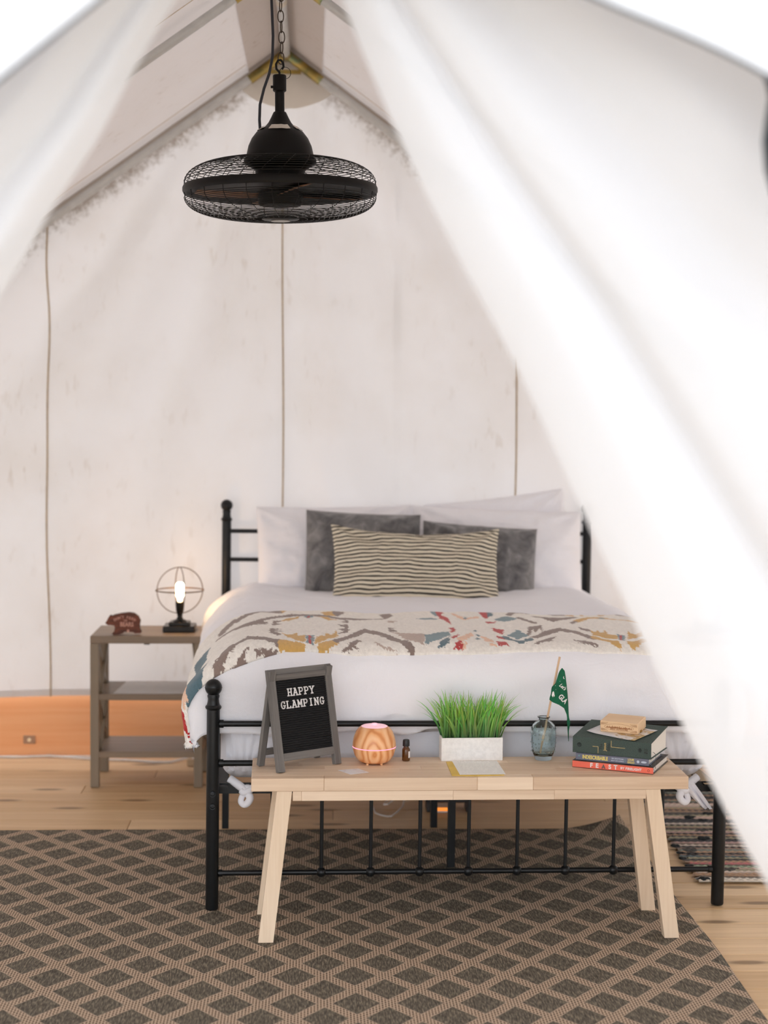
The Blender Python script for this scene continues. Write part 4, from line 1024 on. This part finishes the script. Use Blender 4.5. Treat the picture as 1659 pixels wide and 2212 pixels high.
# envelope, sheet, card
def quad_slab(name, mat, pts, z, t, label, cat):
    b = MB(); n = len(pts)
    b.v = [(x, y, z) for x, y in pts]+[(x, y, z+t) for x, y in pts]
    b.f = [tuple(range(n))[::-1], tuple(range(n, 2*n))]+[(i, (i+1) % n, (i+1) % n+n, i+n) for i in range(n)]
    o = b.build(name, mat, None, False); return tag(o, label, cat)
quad_slab('envelope', plain('yellow_paper', srgb(226,190,84), .6), [(.401, 4.560), (.470, 4.556), (.551, 4.566), (.549, 4.748), (.399, 4.744)], ZB+.0003, .0016, 'yellow envelope lying on the bench under a white note', 'envelope')
N = NT('handwritten_note'); tc = N.coords(); sep = N.n('ShaderNodeSeparateXYZ'); N.l(tc, sep.inputs[0])
ln = N.math('GREATER_THAN', N.math('FRACT', N.math('MULTIPLY', sep.outputs[1], 62)), .72)
ln = N.math('MULTIPLY', ln, N.math('GREATER_THAN', N.noise(N.coords((160, 30, 1)), 1, 2), .47))
ln = N.math('MULTIPLY', ln, N.math('GREATER_THAN', sep.outputs[0], .432))
M['note'] = N.done(N.bsdf(N.mix(N.math('MULTIPLY', ln, .22), srgb(244,243,240), srgb(120,120,125)), .7))
quad_slab('note_sheet', M['note'], [(.424, 4.566), (.556, 4.572), (.551, 4.750), (.417, 4.747)], ZB+.0024, .0005, 'white handwritten note on the yellow envelope in front of the planter', 'paper')
N = NT('printed_card'); M['card'] = N.done(N.bsdf(N.mix(N.math('MULTIPLY', N.ramp(N.noise(N.coords((60, 90, 1)), 1, 3), [(.55, (0,0,0,1)), (.66, (1,1,1,1))]), .35), srgb(236,234,236), srgb(190,140,140)), .5))
quad_slab('business_card', M['card'], [(.078, 4.634), (.112, 4.580), (.166, 4.605), (.137, 4.655)], ZB+.0004, .0006, 'small white card lying on the bench beside the letter board', 'card')
# vase
N = NT('pale_teal_glass'); gl = N.bsdf((.82, .93, .94, 1), .02, 0, None, Transmission_Weight=1.0, IOR=1.45)
M['glass'] = N.done(gl)
va = thing('glass_vase', 'small pale teal hobnail glass vase', 'vase', (.6935, 4.783, ZB))
outer = [(.0245, .0006), (.0262, .004), (.0262, .008), (.0300, .016), (.0345, .030), (.0365, .050), (.0368, .075), (.0362, .092), (.0330, .104), (.0250, .1125), (.0165, .117), (.0140, .121), (.0150, .125), (.0188, .1275), (.0188, .1295)]
inner = [(.0162, .1295), (.0122, .125), (.0118, .120), (.0140, .1150), (.0225, .1100), (.0300, .1010), (.0335, .0910), (.0342, .075), (.0340, .050), (.0318, .031), (.0270, .018), (.0200, .0135), (.0001, .0125)]
def vasefn(b):
    pr = outer+inner; seg = 48; vs = []
    for r, z in pr:
        for i in range(seg):
            a = 2*PI*i/seg; f = 1+.022*abs(math.cos(a*4))*(1 if .02 < z < .105 else 0) if (r, z) in outer else 1
            vs.append((r*f*math.cos(a), r*f*math.sin(a), z))
    fs = [(j*seg+i, j*seg+(i+1) % seg, (j+1)*seg+(i+1) % seg, (j+1)*seg+i) for j in range(len(pr)-1) for i in range(seg)]
    fs.append(tuple(range(seg))[::-1]); b.add(vs, fs)
part('body', va, M['glass'], vasefn, True, 60)
def hob(b):
    for j in range(6):
        z = .026+.0135*j; r = .0365 if z > .04 else .0345
        for i in range(11):
            a = 2*PI*(i+.5*(j % 2))/11+.2; b.sphere((r*1.015*math.cos(a), r*1.015*math.sin(a), z), .0022, 8, 5)
part('hobnails', va, M['glass'], hob, True, 60)
# pennant on a stick
pf = thing('pennant_flag', 'green cloth pennant with white lettering on a thin wooden stick', 'flag', (.684, 4.7825, ZB+.0155))
O_ = Vector((.684, 4.7825, ZB+.0155))
L3 = lambda x, y, z: (x-O_.x, y-O_.y, z-O_.z)
part('stick', pf, wood('craft_stick', srgb(186,146,110), srgb(222,190,158), 3, 2, .6), lambda b: b.tube([L3(.684, 4.7825, .491), L3(.7385, 4.783, .784)], .0033, 8))
FL = [(.751,.7445,.746),(.743,.738,.753),(.737,.735,.7545),(.722,.730,.757),(.707,.7255,.759),(.696,.715,.7607),(.690,.7135,.7615),(.674,.7125,.764),(.662,.709,.7655),(.656,.7085,.766),(.649,.718,.767),(.641,.737,.7675),(.630,.7535,.768),(.611,.762,.769),(.600,.7635,.7695),(.587,.763,.7735),(.574,.765,.772),(.561,.7663,.7702),(.529,.7692,.7702)]
def flag_y(x, z):
    return 4.7765 - .0035*math.sin((x-.70)*70) + 26*max(0, x-.748)**2*(1 if z > .6 else .5) + .002*math.sin(z*60)
def flagfn(b):
    n = 14
    for z, x0, x1 in FL:
        for i in range(n): x = x0+(x1-x0)*i/(n-1); b.v.append(L3(x, flag_y(x, z), z))
    b.f = [(j*n+i, (j+1)*n+i, (j+1)*n+i+1, j*n+i+1) for j in range(len(FL)-1) for i in range(n-1)]
solidify(part('pennant', pf, plain('green_felt', srgb(10,98,66), .85, 0, .12, 60), flagfn, True, 180), .001, 0)
def flag_text(body, size, x, z, ang, bold=0, sx=1, shear=0):
    me = text_mesh(body, size, .0002, bold, sx)
    ca, sa = math.cos(ang), math.sin(ang)
    for v in me.vertices:
        X, Y = v.co.x+shear*v.co.y, v.co.y; wx, wz = x+X*ca-Y*sa, z+X*sa+Y*ca
        v.co = L3(min(wx, .7665), flag_y(min(wx, .7665), wz)-.0024+v.co.z*.5, wz)
    return link('lettering', me, M['white'], pf)
flag_text('GLA', .0205, .7490, .6580, -.80, .0006, .80)
flag_text("Let's", .0150, .7480, .6945, -.72, .0003, .85, .25)
def blob(b, pts):
    n = len(pts); b.v = [L3(x, flag_y(x, z)-.0022, z) for x, z in pts]; b.f = [tuple(range(n))]
part('tent_print', pf, M['white'], lambda b: blob(b, [(.7145,.670),(.7165,.680),(.7195,.683),(.7215,.679),(.7235,.668),(.7215,.665),(.720,.671),(.7185,.664)]), False)
part('moon_print', pf, M['white'], lambda b: blob(b, [(.7515,.7275),(.7488,.7255),(.7485,.7215),(.7510,.7190),(.7535,.7195),(.7508,.7212),(.7502,.7245)]), False)
for x, z in ((.7385, .7125), (.7245, .700), (.7265, .688)):
    part('star_print', pf, M['white'], lambda b: blob(b, [(x-.0009, z), (x, z+.0009), (x+.0009, z), (x, z-.0009)]), False)

# books
M['pages'] = plain('book_pages', srgb(226,220,210), .8, 0, .04, 400)
def book(name, label, loc, ang, L_, D_, t0, t1, cover, top=None, spine_mat=None):
    r = thing(name, label, 'book', loc, (0, 0, ang)); c = .0022
    k = (t1-t0)/D_; al = math.atan2(t1-t0, D_)
    part('lower_cover', r, cover, lambda b: b.box((L_/2, D_/2, c/2), (L_, D_, c), bev=.0005), False)
    part('upper_cover', r, top or cover, lambda b: b.box((L_/2, D_/2, (t0+t1)/2-c/2), (L_, D_/math.cos(al), c), Matrix.Rotation(al, 3, 'X'), bev=.0005), False)
    part('spine', r, spine_mat or cover, lambda b: b.box((L_/2, c/2, t0/2), (L_, c, t0), bev=.0007), False)
    def pg(b):
        i = .004; z0 = c; e = c*1.05
        q = [(i, c), (i, D_-i), (L_-i, D_-i), (L_-i, c)]
        b.v = [(x, y, z0) for x, y in q]+[(x, y, t0-e+k*y) for x, y in q]
        b.f = [(3,2,1,0)[::-1], (4,5,6,7)[::-1], (0,1,5,4), (1,2,6,5), (2,3,7,6), (3,0,4,7)]
    part('pages', r, M['pages'], pg, False)
    return r
AN = -.435
coral = plain('coral_cover', srgb(240,112,88), .5, 0, .03)
N = NT('dark_photo_cover'); M['photo'] = N.done(N.bsdf(N.ramp(N.noise(N.coords(), 24, 4), [(.4, srgb(26,24,24)), (.55, srgb(70,56,46)), (.7, srgb(120,100,80))]), .35))
bk1 = book('cookbook', 'coral cookbook with white spine lettering, bottom of the stack', (.764, 4.6765, ZB+.0004), AN, .240, .196, .0208, .0208, M['photo'], None, coral)
tx = lambda s_, sz, mt, par, x, z, y=-.0004, rot=(PI/2, 0, 0), **kw: text(s_, sz, mt, par, (x, y, z), rot, **kw)
tx('F', .0175, M['white'], bk1, .0575, .0102, bold=.0006); tx('E', .0175, M['white'], bk1, .0745, .0102, bold=.0006)
tx('S', .0175, M['white'], bk1, .1125, .0102, bold=.0006); tx('T', .0175, M['white'], bk1, .1295, .0102, bold=.0006)
part('tent_print', bk1, plain('grey_print', srgb(110,92,86), .6), lambda b: b.prism([(.0870, .0035), (.0935, .0170), (.1000, .0035), (.0950, .0035), (.0935, .0085), (.0920, .0035)], -.0006, -.0001), False)
tx('BY FIRELIGHT', .0098, M['white'], bk1, .175, .0098, bold=.0003, spacing=1.05)
dkc = plain('dark_coral_print', srgb(160,70,56), .6)
part('logo_print', bk1, dkc, lambda b: b.ring((.226, -.0003, .0100), .0030, .0006, 14, 5, Matrix.Rotation(PI/2, 3, 'X')))
blue = plain('slate_blue_cover', srgb(108,112,130), .45, 0, .08, 20)
bk2 = book('devotional_book', 'slim blue book with yellow spine lettering in the middle of the stack', (.7745, 4.682, ZB+.0216), AN-.005, .2175, .165, .0198, .0198, blue)
ye = plain('yellow_print', srgb(232,214,120), .6); lbp = plain('pale_blue_print', srgb(196,206,222), .6); tq = plain('teal_print', srgb(120,190,190), .6)
tx('INDESCRIBABLE', .0150, ye, bk2, .0585, .0098, bold=.0005, sx=.72)
tx('100 DEVOTIONS', .0062, lbp, bk2, .1250, .0128, sx=.80, bold=.0001); tx('ABOUT GOD & SCIENCE', .0045, lbp, bk2, .1250, .0066, sx=.76, bold=.0001)
tx('LOUIE', .0082, ye, bk2, .1650, .0138, sx=.8, bold=.0002); tx('GIGLIO', .0082, ye, bk2, .1650, .0058, sx=.8, bold=.0002)
tx('S', .013, tq, bk2, .1475, .0098, sx=.35)
tx('*', .012, tq, bk2, .0105, .0098)
part('logo_print', bk2, lbp, lambda b: (b.sphere((.186, -.0003, .0100), .0042, 12, 6, (1, .08, 1)), b.sphere((.203, -.0003, .0098), .0085, 14, 6, (1, .04, .36))))
N = NT('green_linen_cover'); nz = N.noise(N.coords((1,1,1)), 700, 2)
M['linen'] = N.done(N.bsdf(N.ramp(nz, [(.35, srgb(44,58,54)), (.65, srgb(82,98,92))]), .85, 0, N.bump(nz, .3, .002)))
G_t0, G_t1, G_D = .047, .066, .180
bk3 = book('linen_book', 'thick dark green linen book with gold spine lettering near the top', (.7665, 4.692, ZB+.0418), AN-.04, .2360, G_D, G_t0, G_t1, M['linen'])
gold = plain('gold_foil_print', srgb(206,180,120), .4, .2); blk = plain('black_foil_print', srgb(20,24,24), .4)
V90 = (PI/2, -PI/2, 0)
tx('The', .0125, blk, bk3, .0870, .0235, rot=V90, sx=.95); tx('Jesus', .0125, gold, bk3, .0980, .0245, rot=V90, sx=.95); tx('Bible', .0125, blk, bk3, .1095, .0245, rot=V90, sx=.95)
bar = lambda x0, x1, z0, z1: part('gold_rule', bk3, gold, lambda b: b.box(((x0+x1)/2, -.0003, (z0+z1)/2), (x1-x0, .0005, z1-z0)), False)
bar(.0610, .0785, .0222, .0234); bar(.0773, .0785, .0040, .0234); bar(.1165, .1177, .0250, .0440); bar(.1165, .1590, .0250, .0262)
part('emblem_print', bk3, blk, lambda b: (b.ring((.0205, -.0003, .0235), .0052, .0011, 20, 5, Matrix.Rotation(PI/2, 3, 'X')), b.ring((.0205, -.0003, .0235), .0020, .0008, 14, 5, Matrix.Rotation(PI/2, 3, 'X'))))
part('crest_print', bk3, blk, lambda b: [b.ring((.2025+.0024*math.cos(a), -.0003, .0235+.0034*math.sin(a)), .0022, .0007, 12, 5, Matrix.Rotation(PI/2, 3, 'X')) for a in np.linspace(0, 2*PI, 6)[:-1]])
part('small_print', bk3, blk, lambda b: [b.box((.2210, -.0003, z_), (.011, .0004, .0012)) for z_ in (.0225, .0255, .0285)], False); tx('TNL', .0060, blk, bk3, .2210, .0175, bold=.0004)
part('ribbon_marker', bk3, plain('black_satin_ribbon', srgb(22,24,28), .4), lambda b: b.grid(lambda u, v: (.2375+.010*v+.004*math.sin(v*5)+.0005, .010+.012*v+.005*(u-.5), .020-.050*v**1.2+.006*math.sin(v*3.1)), 3, 14))
part('ribbon_marker', bk2, plain('slate_satin_ribbon', srgb(96,112,140), .4), lambda b: b.grid(lambda u, v: (.2185+.016*v, .003+.006*v+.004*(u-.5), .0125-.030*v), 3, 8))
# postcard and wooden block lie on the sloping cover
AL = math.atan2(G_t1-G_t0, G_D)
Mg = Matrix.Translation(bk3.location) @ Matrix.Rotation(AN-.04, 4, 'Z') @ Matrix.Translation((0, 0, G_t0)) @ Matrix.Rotation(AL, 4, 'X')
N = NT('landscape_postcard'); sep = N.n('ShaderNodeSeparateXYZ'); N.l(N.coords(), sep.inputs[0])
f = N.math('ADD', N.noise(N.coords((14, 22, 1)), 1, 4), N.math('MULTIPLY', sep.outputs[0], 1.2))
M['postcard'] = N.done(N.bsdf(N.ramp(f, [(.40, srgb(206,204,206)), (.55, srgb(222,216,210)), (.62, srgb(176,146,96)), (.70, srgb(206,178,130)), (.78, srgb(214,210,208))]), .25))
b = MB(); b.grid(lambda u, v: (-.083+.166*u, -.0625+.125*v, .0014+.006*max(0, abs(2*u-1)-.55)**1.5*(1.6 if u < .5 else 1)), 16, 6)
pc = solidify(b.build('postcard', M['postcard'], None, True, 180), .0006, 0); pc.matrix_world = Mg @ Matrix.Translation((.125, .084, .0008)) @ Matrix.Rotation(-.30, 4, 'Z')
tag(pc, 'glossy landscape postcard under the small wooden block', 'postcard')
wbk = thing('wooden_block', 'small engraved light wooden block on top of the books', 'block')
wbk.matrix_world = Mg @ Matrix.Translation((.0645, .062, .0027)) @ Matrix.Rotation(-.015, 4, 'Z')
part('body', wbk, wood('beech_block', srgb(222,184,140), srgb(242,212,174), 1.6, 0, .55, .5, 0, 30, 2, .05), lambda b: b.box((.0575, .041, .0165), (.115, .082, .033), bev=.0016), False)
brn = plain('burnt_engraving', srgb(150,92,48), .8)
part('engraved_oval', wbk, brn, lambda b: b.tube([(.0575+.044*math.cos(a), -.0001, .0165+.0105*math.sin(a)) for a in np.linspace(0, 2*PI, 41)[:-1]], .0003, 5, True))
rt = random.Random(8)
def trees(b):
    for i in range(26):
        x = .0195+.076*i/25; h = rt.uniform(.004, .0085)*(1-.35*abs(i/12.5-1)**3); b.prism([(x-.0018, .0140), (x+.0018, .0140), (x, .0140+h)], -.0004, .0003)
part('engraved_treeline', wbk, brn, trees, False)
tx('DRAY OUTDOORS', .0066, brn, wbk, .0575, .0108, y=-.0002, bold=.00015, sx=.95)
def corners(b):
    for sx in (0, 1):
        for sz in (0, 1):
            for k_ in range(5):
                r_ = .004+.0022*k_; x0 = .003 if sx == 0 else .112; z0 = .003 if sz == 0 else .030
                dx, dz = (1 if sx == 0 else -1), (1 if sz == 0 else -1)
                b.tube([(x0+dx*r_*1.6*math.cos(a), -.0001, z0+dz*r_*.6*math.sin(a)) for a in np.linspace(0, PI/2, 6)], .0003, 4)
part('engraved_corners', wbk, brn, corners)
part('clasp', wbk, plain('brass_clasp', srgb(190,150,80), .3, .8), lambda b: (b.box((.1155, .026, .004), (.002, .014, .007)), b.cyl((.1165, .030, .0022), (.1165, .036, .0022), .0022, 10)), False)

# ================================================================== NIGHTSTANDS AND LAMPS
def nightstand(label, loc):
    r = thing('nightstand', label, 'nightstand', loc, (0, 0, 0), 'nightstands beside the bed')
    W_, D_, H_, lw = .445, .325, .610, .034
    part('top', r, M['nightwood'], lambda b: b.box((0, 0, H_-.015), (W_, D_, .030), bev=.002), False)
    for sx in (-1, 1):
        for sy in (-1, 1):
            part('leg', r, M['nightleg'], lambda b: b.box((sx*(W_/2-lw/2), sy*(D_/2-lw/2), (H_-.03)/2+.0005), (lw, lw, H_-.031), bev=.0015), False)
        for z0, z1 in ((.375, .58), (.148, .352)):
            y0_, y1 = -D_/2+lw, D_/2-lw; L_ = math.hypot(y1-y0_, z1-z0); a = math.atan2(z1-z0, y1-y0_)
            for s in (-1, 1):
                part('cross_brace', r, M['nightleg'], lambda b: b.box((sx*(W_/2-lw+.003)+s*.0055, 0, (z0+z1)/2), (.012, L_, .022), Matrix.Rotation(a*s, 3, 'X')), False)
    for zz in (.3645, .1335):
        part('shelf', r, M['nightwood'], lambda b: b.box((0, 0, zz), (W_-.012, D_-.006, .024), bev=.0015), False)
    part('drawer_catch', r, M['black'], lambda b: b.box((.0, -D_/2+.02, H_-.033), (.022, .012, .006)), False)
    return r
nightstand('taupe wooden nightstand with crossed side braces left of the bed', (-.6565, 6.6125, 0))
nightstand('taupe nightstand dimly seen through the flap right of the bed', (1.735, 6.6125, 0))
quad_slab('paper_sheet', M['paper'], [(-.79, 6.47), (-.475, 6.47), (-.475, 6.75), (-.77, 6.75)], .3770, .0008, 'white sheet of paper on the middle shelf of the nightstand', 'paper')

def cage_lamp(label, loc, rz):
    r = thing('cage_lamp', label, 'lamp', loc, (0, 0, rz), 'globe cage lamps on the nightstands')
    dk_ = plain('oil_rubbed_bronze', (.014,.011,.009,1), .3, .5)
    part('base', r, dk_, lambda b: (b.box((0, 0, .0125), (.128, .128, .024), bev=.003), b.box((0, 0, .031), (.084, .084, .014), bev=.003), b.lathe([(.03, .037), (.028, .042), (.014, .048), (.010, .056), (.0115, .066), (.016, .082), (.0185, .112), (.0190, .118), (.015, .119)], 28)))
    cz = .165; br_ = plain('antique_brass_wire', srgb(104,80,52), .35, .8)
    for k, a in enumerate((.28, .28+PI/2)):
        part('cage_hoop', r, br_, lambda b: b.ring((0, 0, cz), .094, .0020, 64, 6, Matrix.Rotation(a, 3, 'Z') @ Matrix.Rotation(PI/2, 3, 'X')))
    part('cage_hoop', r, br_, lambda b: b.ring((0, 0, cz), .0965, .0026, 64, 6))
    for a in np.linspace(0, 2*PI, 5)[:-1]:
        part('cage_joint', r, br_, lambda b: b.sphere((.0965*math.cos(a+.28), .0965*math.sin(a+.28), cz), .0042, 8, 6))
    part('bulb', r, emit('warm_bulb', (1.0, .60, .27, 1), 62.0), lambda b: b.lathe([(.0075, .121), (.009, .130), (.0155, .143), (.0165, .152), (.0165, .183), (.0145, .192), (.008, .197), (.0001, .198)], 24))
    return r
cage_lamp('lit globe cage lamp on the left nightstand', (-.538, 6.62, .6105), 0)
cage_lamp('lit globe cage lamp glowing faintly through the right flap', (1.680, 6.62, .6105), .1)
tag(MB().lathe([(.016, 0), (.018, .004), (.018, .045), (.013, .056), (.009, .060), (.009, .068), (.0001, .069)], 20).build('small_jar', plain('dark_green_jar', srgb(40,48,46), .4)), 'small dark jar beside the lamp behind the right flap', 'jar').location = (1.575, 6.56, .6105)

# bear figurine
be = thing('bear_figurine', 'brown wooden bear sign on the nightstand', 'figurine', (-.752, 6.50, .6105))
BP = [(105,880),(112,868),(130,840),(150,800),(160,785),(172,765),(190,762),(205,772),(240,755),(330,735),(450,720),(530,732),(590,775),(622,840),(610,900),(615,960),(638,1012),(622,1028),(540,1032),(520,1012),(440,1008),(385,1010),(362,1032),(300,1046),(232,1052),(205,1037),(238,1000),(247,945),(235,912),(180,908),(140,908)]
sc = .000268; bp = [((x-372)*sc, (1050-y)*sc) for x, y in BP][::-1]
N = NT('brown_stained_bear'); M['bear'] = N.done(N.bsdf(N.ramp(N.noise(N.coords((1,1,3)), 30, 3), [(.35, srgb(84,44,28)), (.7, srgb(128,66,42))]), .6))
part('body', be, M['bear'], lambda b: b.prism(bp, -.011, .011), False)
part('edge', be, plain('dark_bear_edge', srgb(64,50,38), .7), lambda b: b.prism([(x*1.012, z*1.008) for x, z in bp], -.009, .0115), False)
pk_ = plain('pale_pink_print', srgb(214,160,140), .7)
def arc_text(s, size, x, z, ang): text(s, size, pk_, be, (x, -.0113, z), (PI/2, -ang, 0), bold=.0003)
for ch, x, z, a in zip("DON'T", (-.033, -.024, -.0155, -.0085, -.0015), (.0595, .064, .067, .0715, .0695), (.5, .4, .3, .2, .1)): arc_text(ch, .0135, x, z, a)
for ch, x, z, a in zip("FEED", (.016, .0255, .035, .0445), (.069, .067, .064, .0595), (-.12, -.22, -.32, -.42)): arc_text(ch, .0135, x, z, a)
text('THE', .008, pk_, be, (.008, -.0113, .057), bold=.0002)
text('BEARS', .024, pk_, be, (.0135, -.0113, .0405), bold=.0006, sx=.80)
part('paw_print', be, pk_, lambda b: b.sphere((.019, -.011, .0155), .0048, 10, 6, (1, .1, 1.2)))

# cables and small things on the floor
tag(MB().tube([(-1.45, 7.02, .006), (-1.28, 7.005, .006), (-1.13, 7.02, .008), (-1.0, 6.985, .006), (-.9, 6.955, .006), (-.78, 6.94, .006), (-.67, 6.90, .006), (-.60, 6.90, .006), (-.54, 6.955, .010), (-.48, 6.97, .02), (-.42, 6.98, .02)], .0055, 8).build('power_cable', M['cord']), 'white cable running along the floor behind the left nightstand', 'cable')
ps = thing('power_strip', 'beige power strip on the floor behind the left nightstand', 'power strip', (-.44, 6.865, 0))
part('body', ps, plain('beige_plastic', srgb(196,172,138), .5), lambda b: b.box((0, 0, .0155), (.17, .05, .030), bev=.004), False)
for x in (-.05, 0, .05): part('outlet', ps, M['white'], lambda b: b.box((x, 0, .031), (.03, .03, .002)), False)
tag(MB().tube([(.228, 6.20, .02), (.235, 6.12, .006), (.242, 6.02, .005), (.262, 5.985, .005), (.285, 5.965, .005), (.300, 5.968, .005), (.322, 6.02, .006), (.350, 6.10, .010), (.360, 6.19, .012), (.335, 6.23, .03), (.315, 6.12, .03), (.290, 6.07, .025), (.278, 6.09, .02), (.292, 6.15, .02), (.318, 6.19, .03)], .0034, 8).build('charging_cable', M['cord']), 'loose white cable looped on the floor under the bed', 'cable')
hb = thing('heater_box', 'small black box with an orange glowing strip under the bed', 'heater', (.52, 6.06, 0))
part('body', hb, plain('black_plastic_box', (.02,.02,.021,1), .5), lambda b: (b.box((0, .03, .052), (.17, .10, .03), bev=.004), b.box((-.075, .03, .019), (.014, .09, .036)), b.box((.075, .03, .019), (.014, .09, .036))), False)
part('glow_strip', hb, emit('orange_glow', (1.0, .30, .05, 1), 1.1), lambda b: b.box((-.02, -.015, .012), (.085, .008, .012), bev=.002), False)
part('base_plate', hb, M['white'], lambda b: b.box((-.02, -.017, .0032), (.085, .012, .005)), False)

# ================================================================== FAN
FX, FY, FZ = -.102, 4.90, 2.163
fan = thing('caged_fan', 'black caged pendant fan hanging over the bed', 'fan', (FX, FY, FZ), (T0(.6), T0(-.7), 0))
R0 = .286
part('rim_band', fan, M['fanblack'], lambda b: b.lathe([(R0-.006, -.010), (R0, -.012), (R0+.004, -.004), (R0+.004, .006), (R0, .013), (R0-.006, .011), (R0-.006, -.010)], 72))
def up(t):   # upper cage profile from rim to housing
    a = t*PI/2; return (.118+(R0-.118)*math.cos(a)**.9, .012+.075*math.sin(a)**.85)
def lo(t):
    a = t*PI/2; return (.055+(R0-.055)*math.cos(a)**.8 if t < 1 else .055, -.012-.072*math.sin(a)**.75)
part('upper_cage', fan, M['fanblack'], lambda b: [b.ring((0, 0, up(t)[1]), up(t)[0], .0012, 72, 5) for t in np.linspace(.08, 1, 15)])
part('lower_cage', fan, M['fanblack'], lambda b: [b.ring((0, 0, lo(t)[1]), lo(t)[0], .0012, 72, 5) for t in np.linspace(.06, 1, 24)])
part('upper_spokes', fan, M['fanblack'], lambda b: [b.tube([(up(t)[0]*math.cos(a+t*.35), up(t)[0]*math.sin(a+t*.35), up(t)[1]) for t in np.linspace(0, 1, 9)], .0010, 4) for a in np.linspace(0, 2*PI, 33)[:-1]])
part('lower_spokes', fan, M['fanblack'], lambda b: [b.tube([(lo(t)[0]*math.cos(a), lo(t)[0]*math.sin(a), lo(t)[1]) for t in np.linspace(0, 1, 10)], .0011, 4) for a in np.linspace(.2, 2*PI+.2, 25)[:-1]])
part('end_plate', fan, M['fanblack'], lambda b: b.lathe([(.0001, -.088), (.030, -.088), (.052, -.0865), (.056, -.083), (.052, -.080), (.0001, -.080)], 36))
part('badge', fan, plain('brushed_badge', srgb(150,146,140), .35, .5), lambda b: b.lathe([(.026, -.0905), (.0285, -.091), (.0285, -.0885)], 28))
part('motor', fan, M['fanblack'], lambda b: b.lathe([(.060, -.045), (.066, -.038), (.068, .02), (.075, .06), (.108, .08), (.108, .09), (.05, .095)], 40))
for k in range(4):
    a0 = .42+k*PI/2
    def blade(b):
        def fn(u, v):
            r = .06+.195*u; c_ = (v-.5)*(.075+.055*u)*(1-.35*max(0, u-.8)/.2); tw = .42-.18*u
            x, y, z = r, c_*math.cos(tw), c_*math.sin(tw)-.006
            return (x*math.cos(a0)-y*math.sin(a0), x*math.sin(a0)+y*math.cos(a0), z)
        b.grid(fn, 14, 6)
    solidify(part('blade', fan, plain('dark_bronze_blade', srgb(120,84,58), .5), blade, True, 180), .003, 0)
part('housing', fan, M['fanblack'], lambda b: b.lathe([(.098, .088), (.100, .096), (.099, .108), (.094, .130), (.084, .152), (.070, .170), (.056, .180), (.044, .187), (.034, .199), (.026, .214), (.0195, .228), (.018, .230)], 48))
part('stem', fan, M['fanblack'], lambda b: (b.lathe([(.0140, .226), (.0140, .292)], 24), b.lathe([(.0150, .288), (.0200, .292), (.0200, .336), (.0185, .338), (.004, .338)], 24), b.cyl((.012, -.008, .302), (-.026, -.008, .302), .004, 10)))
part('hook', fan, M['fanblack'], lambda b: b.tube([(0, 0, .336), (0, 0, .346), (-.009, 0, .356), (-.010, 0, .370), (-.004, 0, .381), (.004, 0, .382), (.011, 0, .374), (.012, 0, .362), (.007, 0, .355)], .0035, 10))
def patch(a0, w, z0, h, seedv):
    def fn(b):
        n = 6
        prof = [(.044, .187), (.056, .180), (.070, .170), (.084, .152)]
        for j in range(3):
            t = j/2; r = .050+(.070-.050)*t*h; z = .1846-(.0146)*t*h
            for i in range(n):
                a = a0+w*(i/(n-1)-.5); b.v.append(((r+.0012)*math.cos(a), (r+.0012)*math.sin(a), z+.0022+.001*math.sin(i*seedv)))
        b.f = [(j*n+i, j*n+i+1, (j+1)*n+i+1, (j+1)*n+i) for j in range(2) for i in range(n-1)]
    return fn
tp = plain('silver_tape', srgb(206,198,188), .5)
part('tape_patch', fan, tp, patch(-PI/2, .95, 0, 1.0, 3)); part('tape_patch', fan, tp, patch(-PI/2+1.25, .8, 0, .8, 2)); part('tape_patch', fan, tp, patch(-PI/2-1.35, .9, 0, .8, 4))
part('power_cord', fan, plain('black_rubber_cord', (.008,.009,.016,1), .45), lambda b: b.tube([(-.058, -.01, .17), (-.060, -.012, .205), (-.058, -.012, .25), (-.046, -.012, .296), (-.030, -.012, .340), (-.020, -.010, .39), (-.018, -.008, .45), (-.022, -.006, .56), (-.025, 0, .68), (-.026, 0, .83)], .0042, 10))
# chain
ch = thing('hanging_chain', 'dark metal link chain carrying the fan', 'chain', (FX, FY, FZ+.365))
b = MB()
def lk(r): return [Vector((.0086*math.copysign(abs(math.cos(a))**.8, math.cos(a)), 0, .0172*math.sin(a))) for a in np.linspace(0, 2*PI, 29)[:-1]]
b.tube(lk(0), .0016, 6, True); lme = b.mesh('chain_link'); lme.materials.append(plain('dark_chain_steel', srgb(66,54,44), .4, .7))
z = .013; k = 0
while z < .86-.365-.02:
    o = link('chain_link', lme, None, ch); o.location = (.002*math.sin(k), 0, z+.010); o.rotation_euler = (0, 0, (k % 2)*PI/2+.35*math.sin(k*1.7)+.1)
    z += .0305; k += 1
part('ring_clip', ch, M['fanblack'], lambda b: b.ring((.012, .0, -.020), .017, .0009, 24, 5, Matrix.Rotation(PI/2, 3, 'X')))
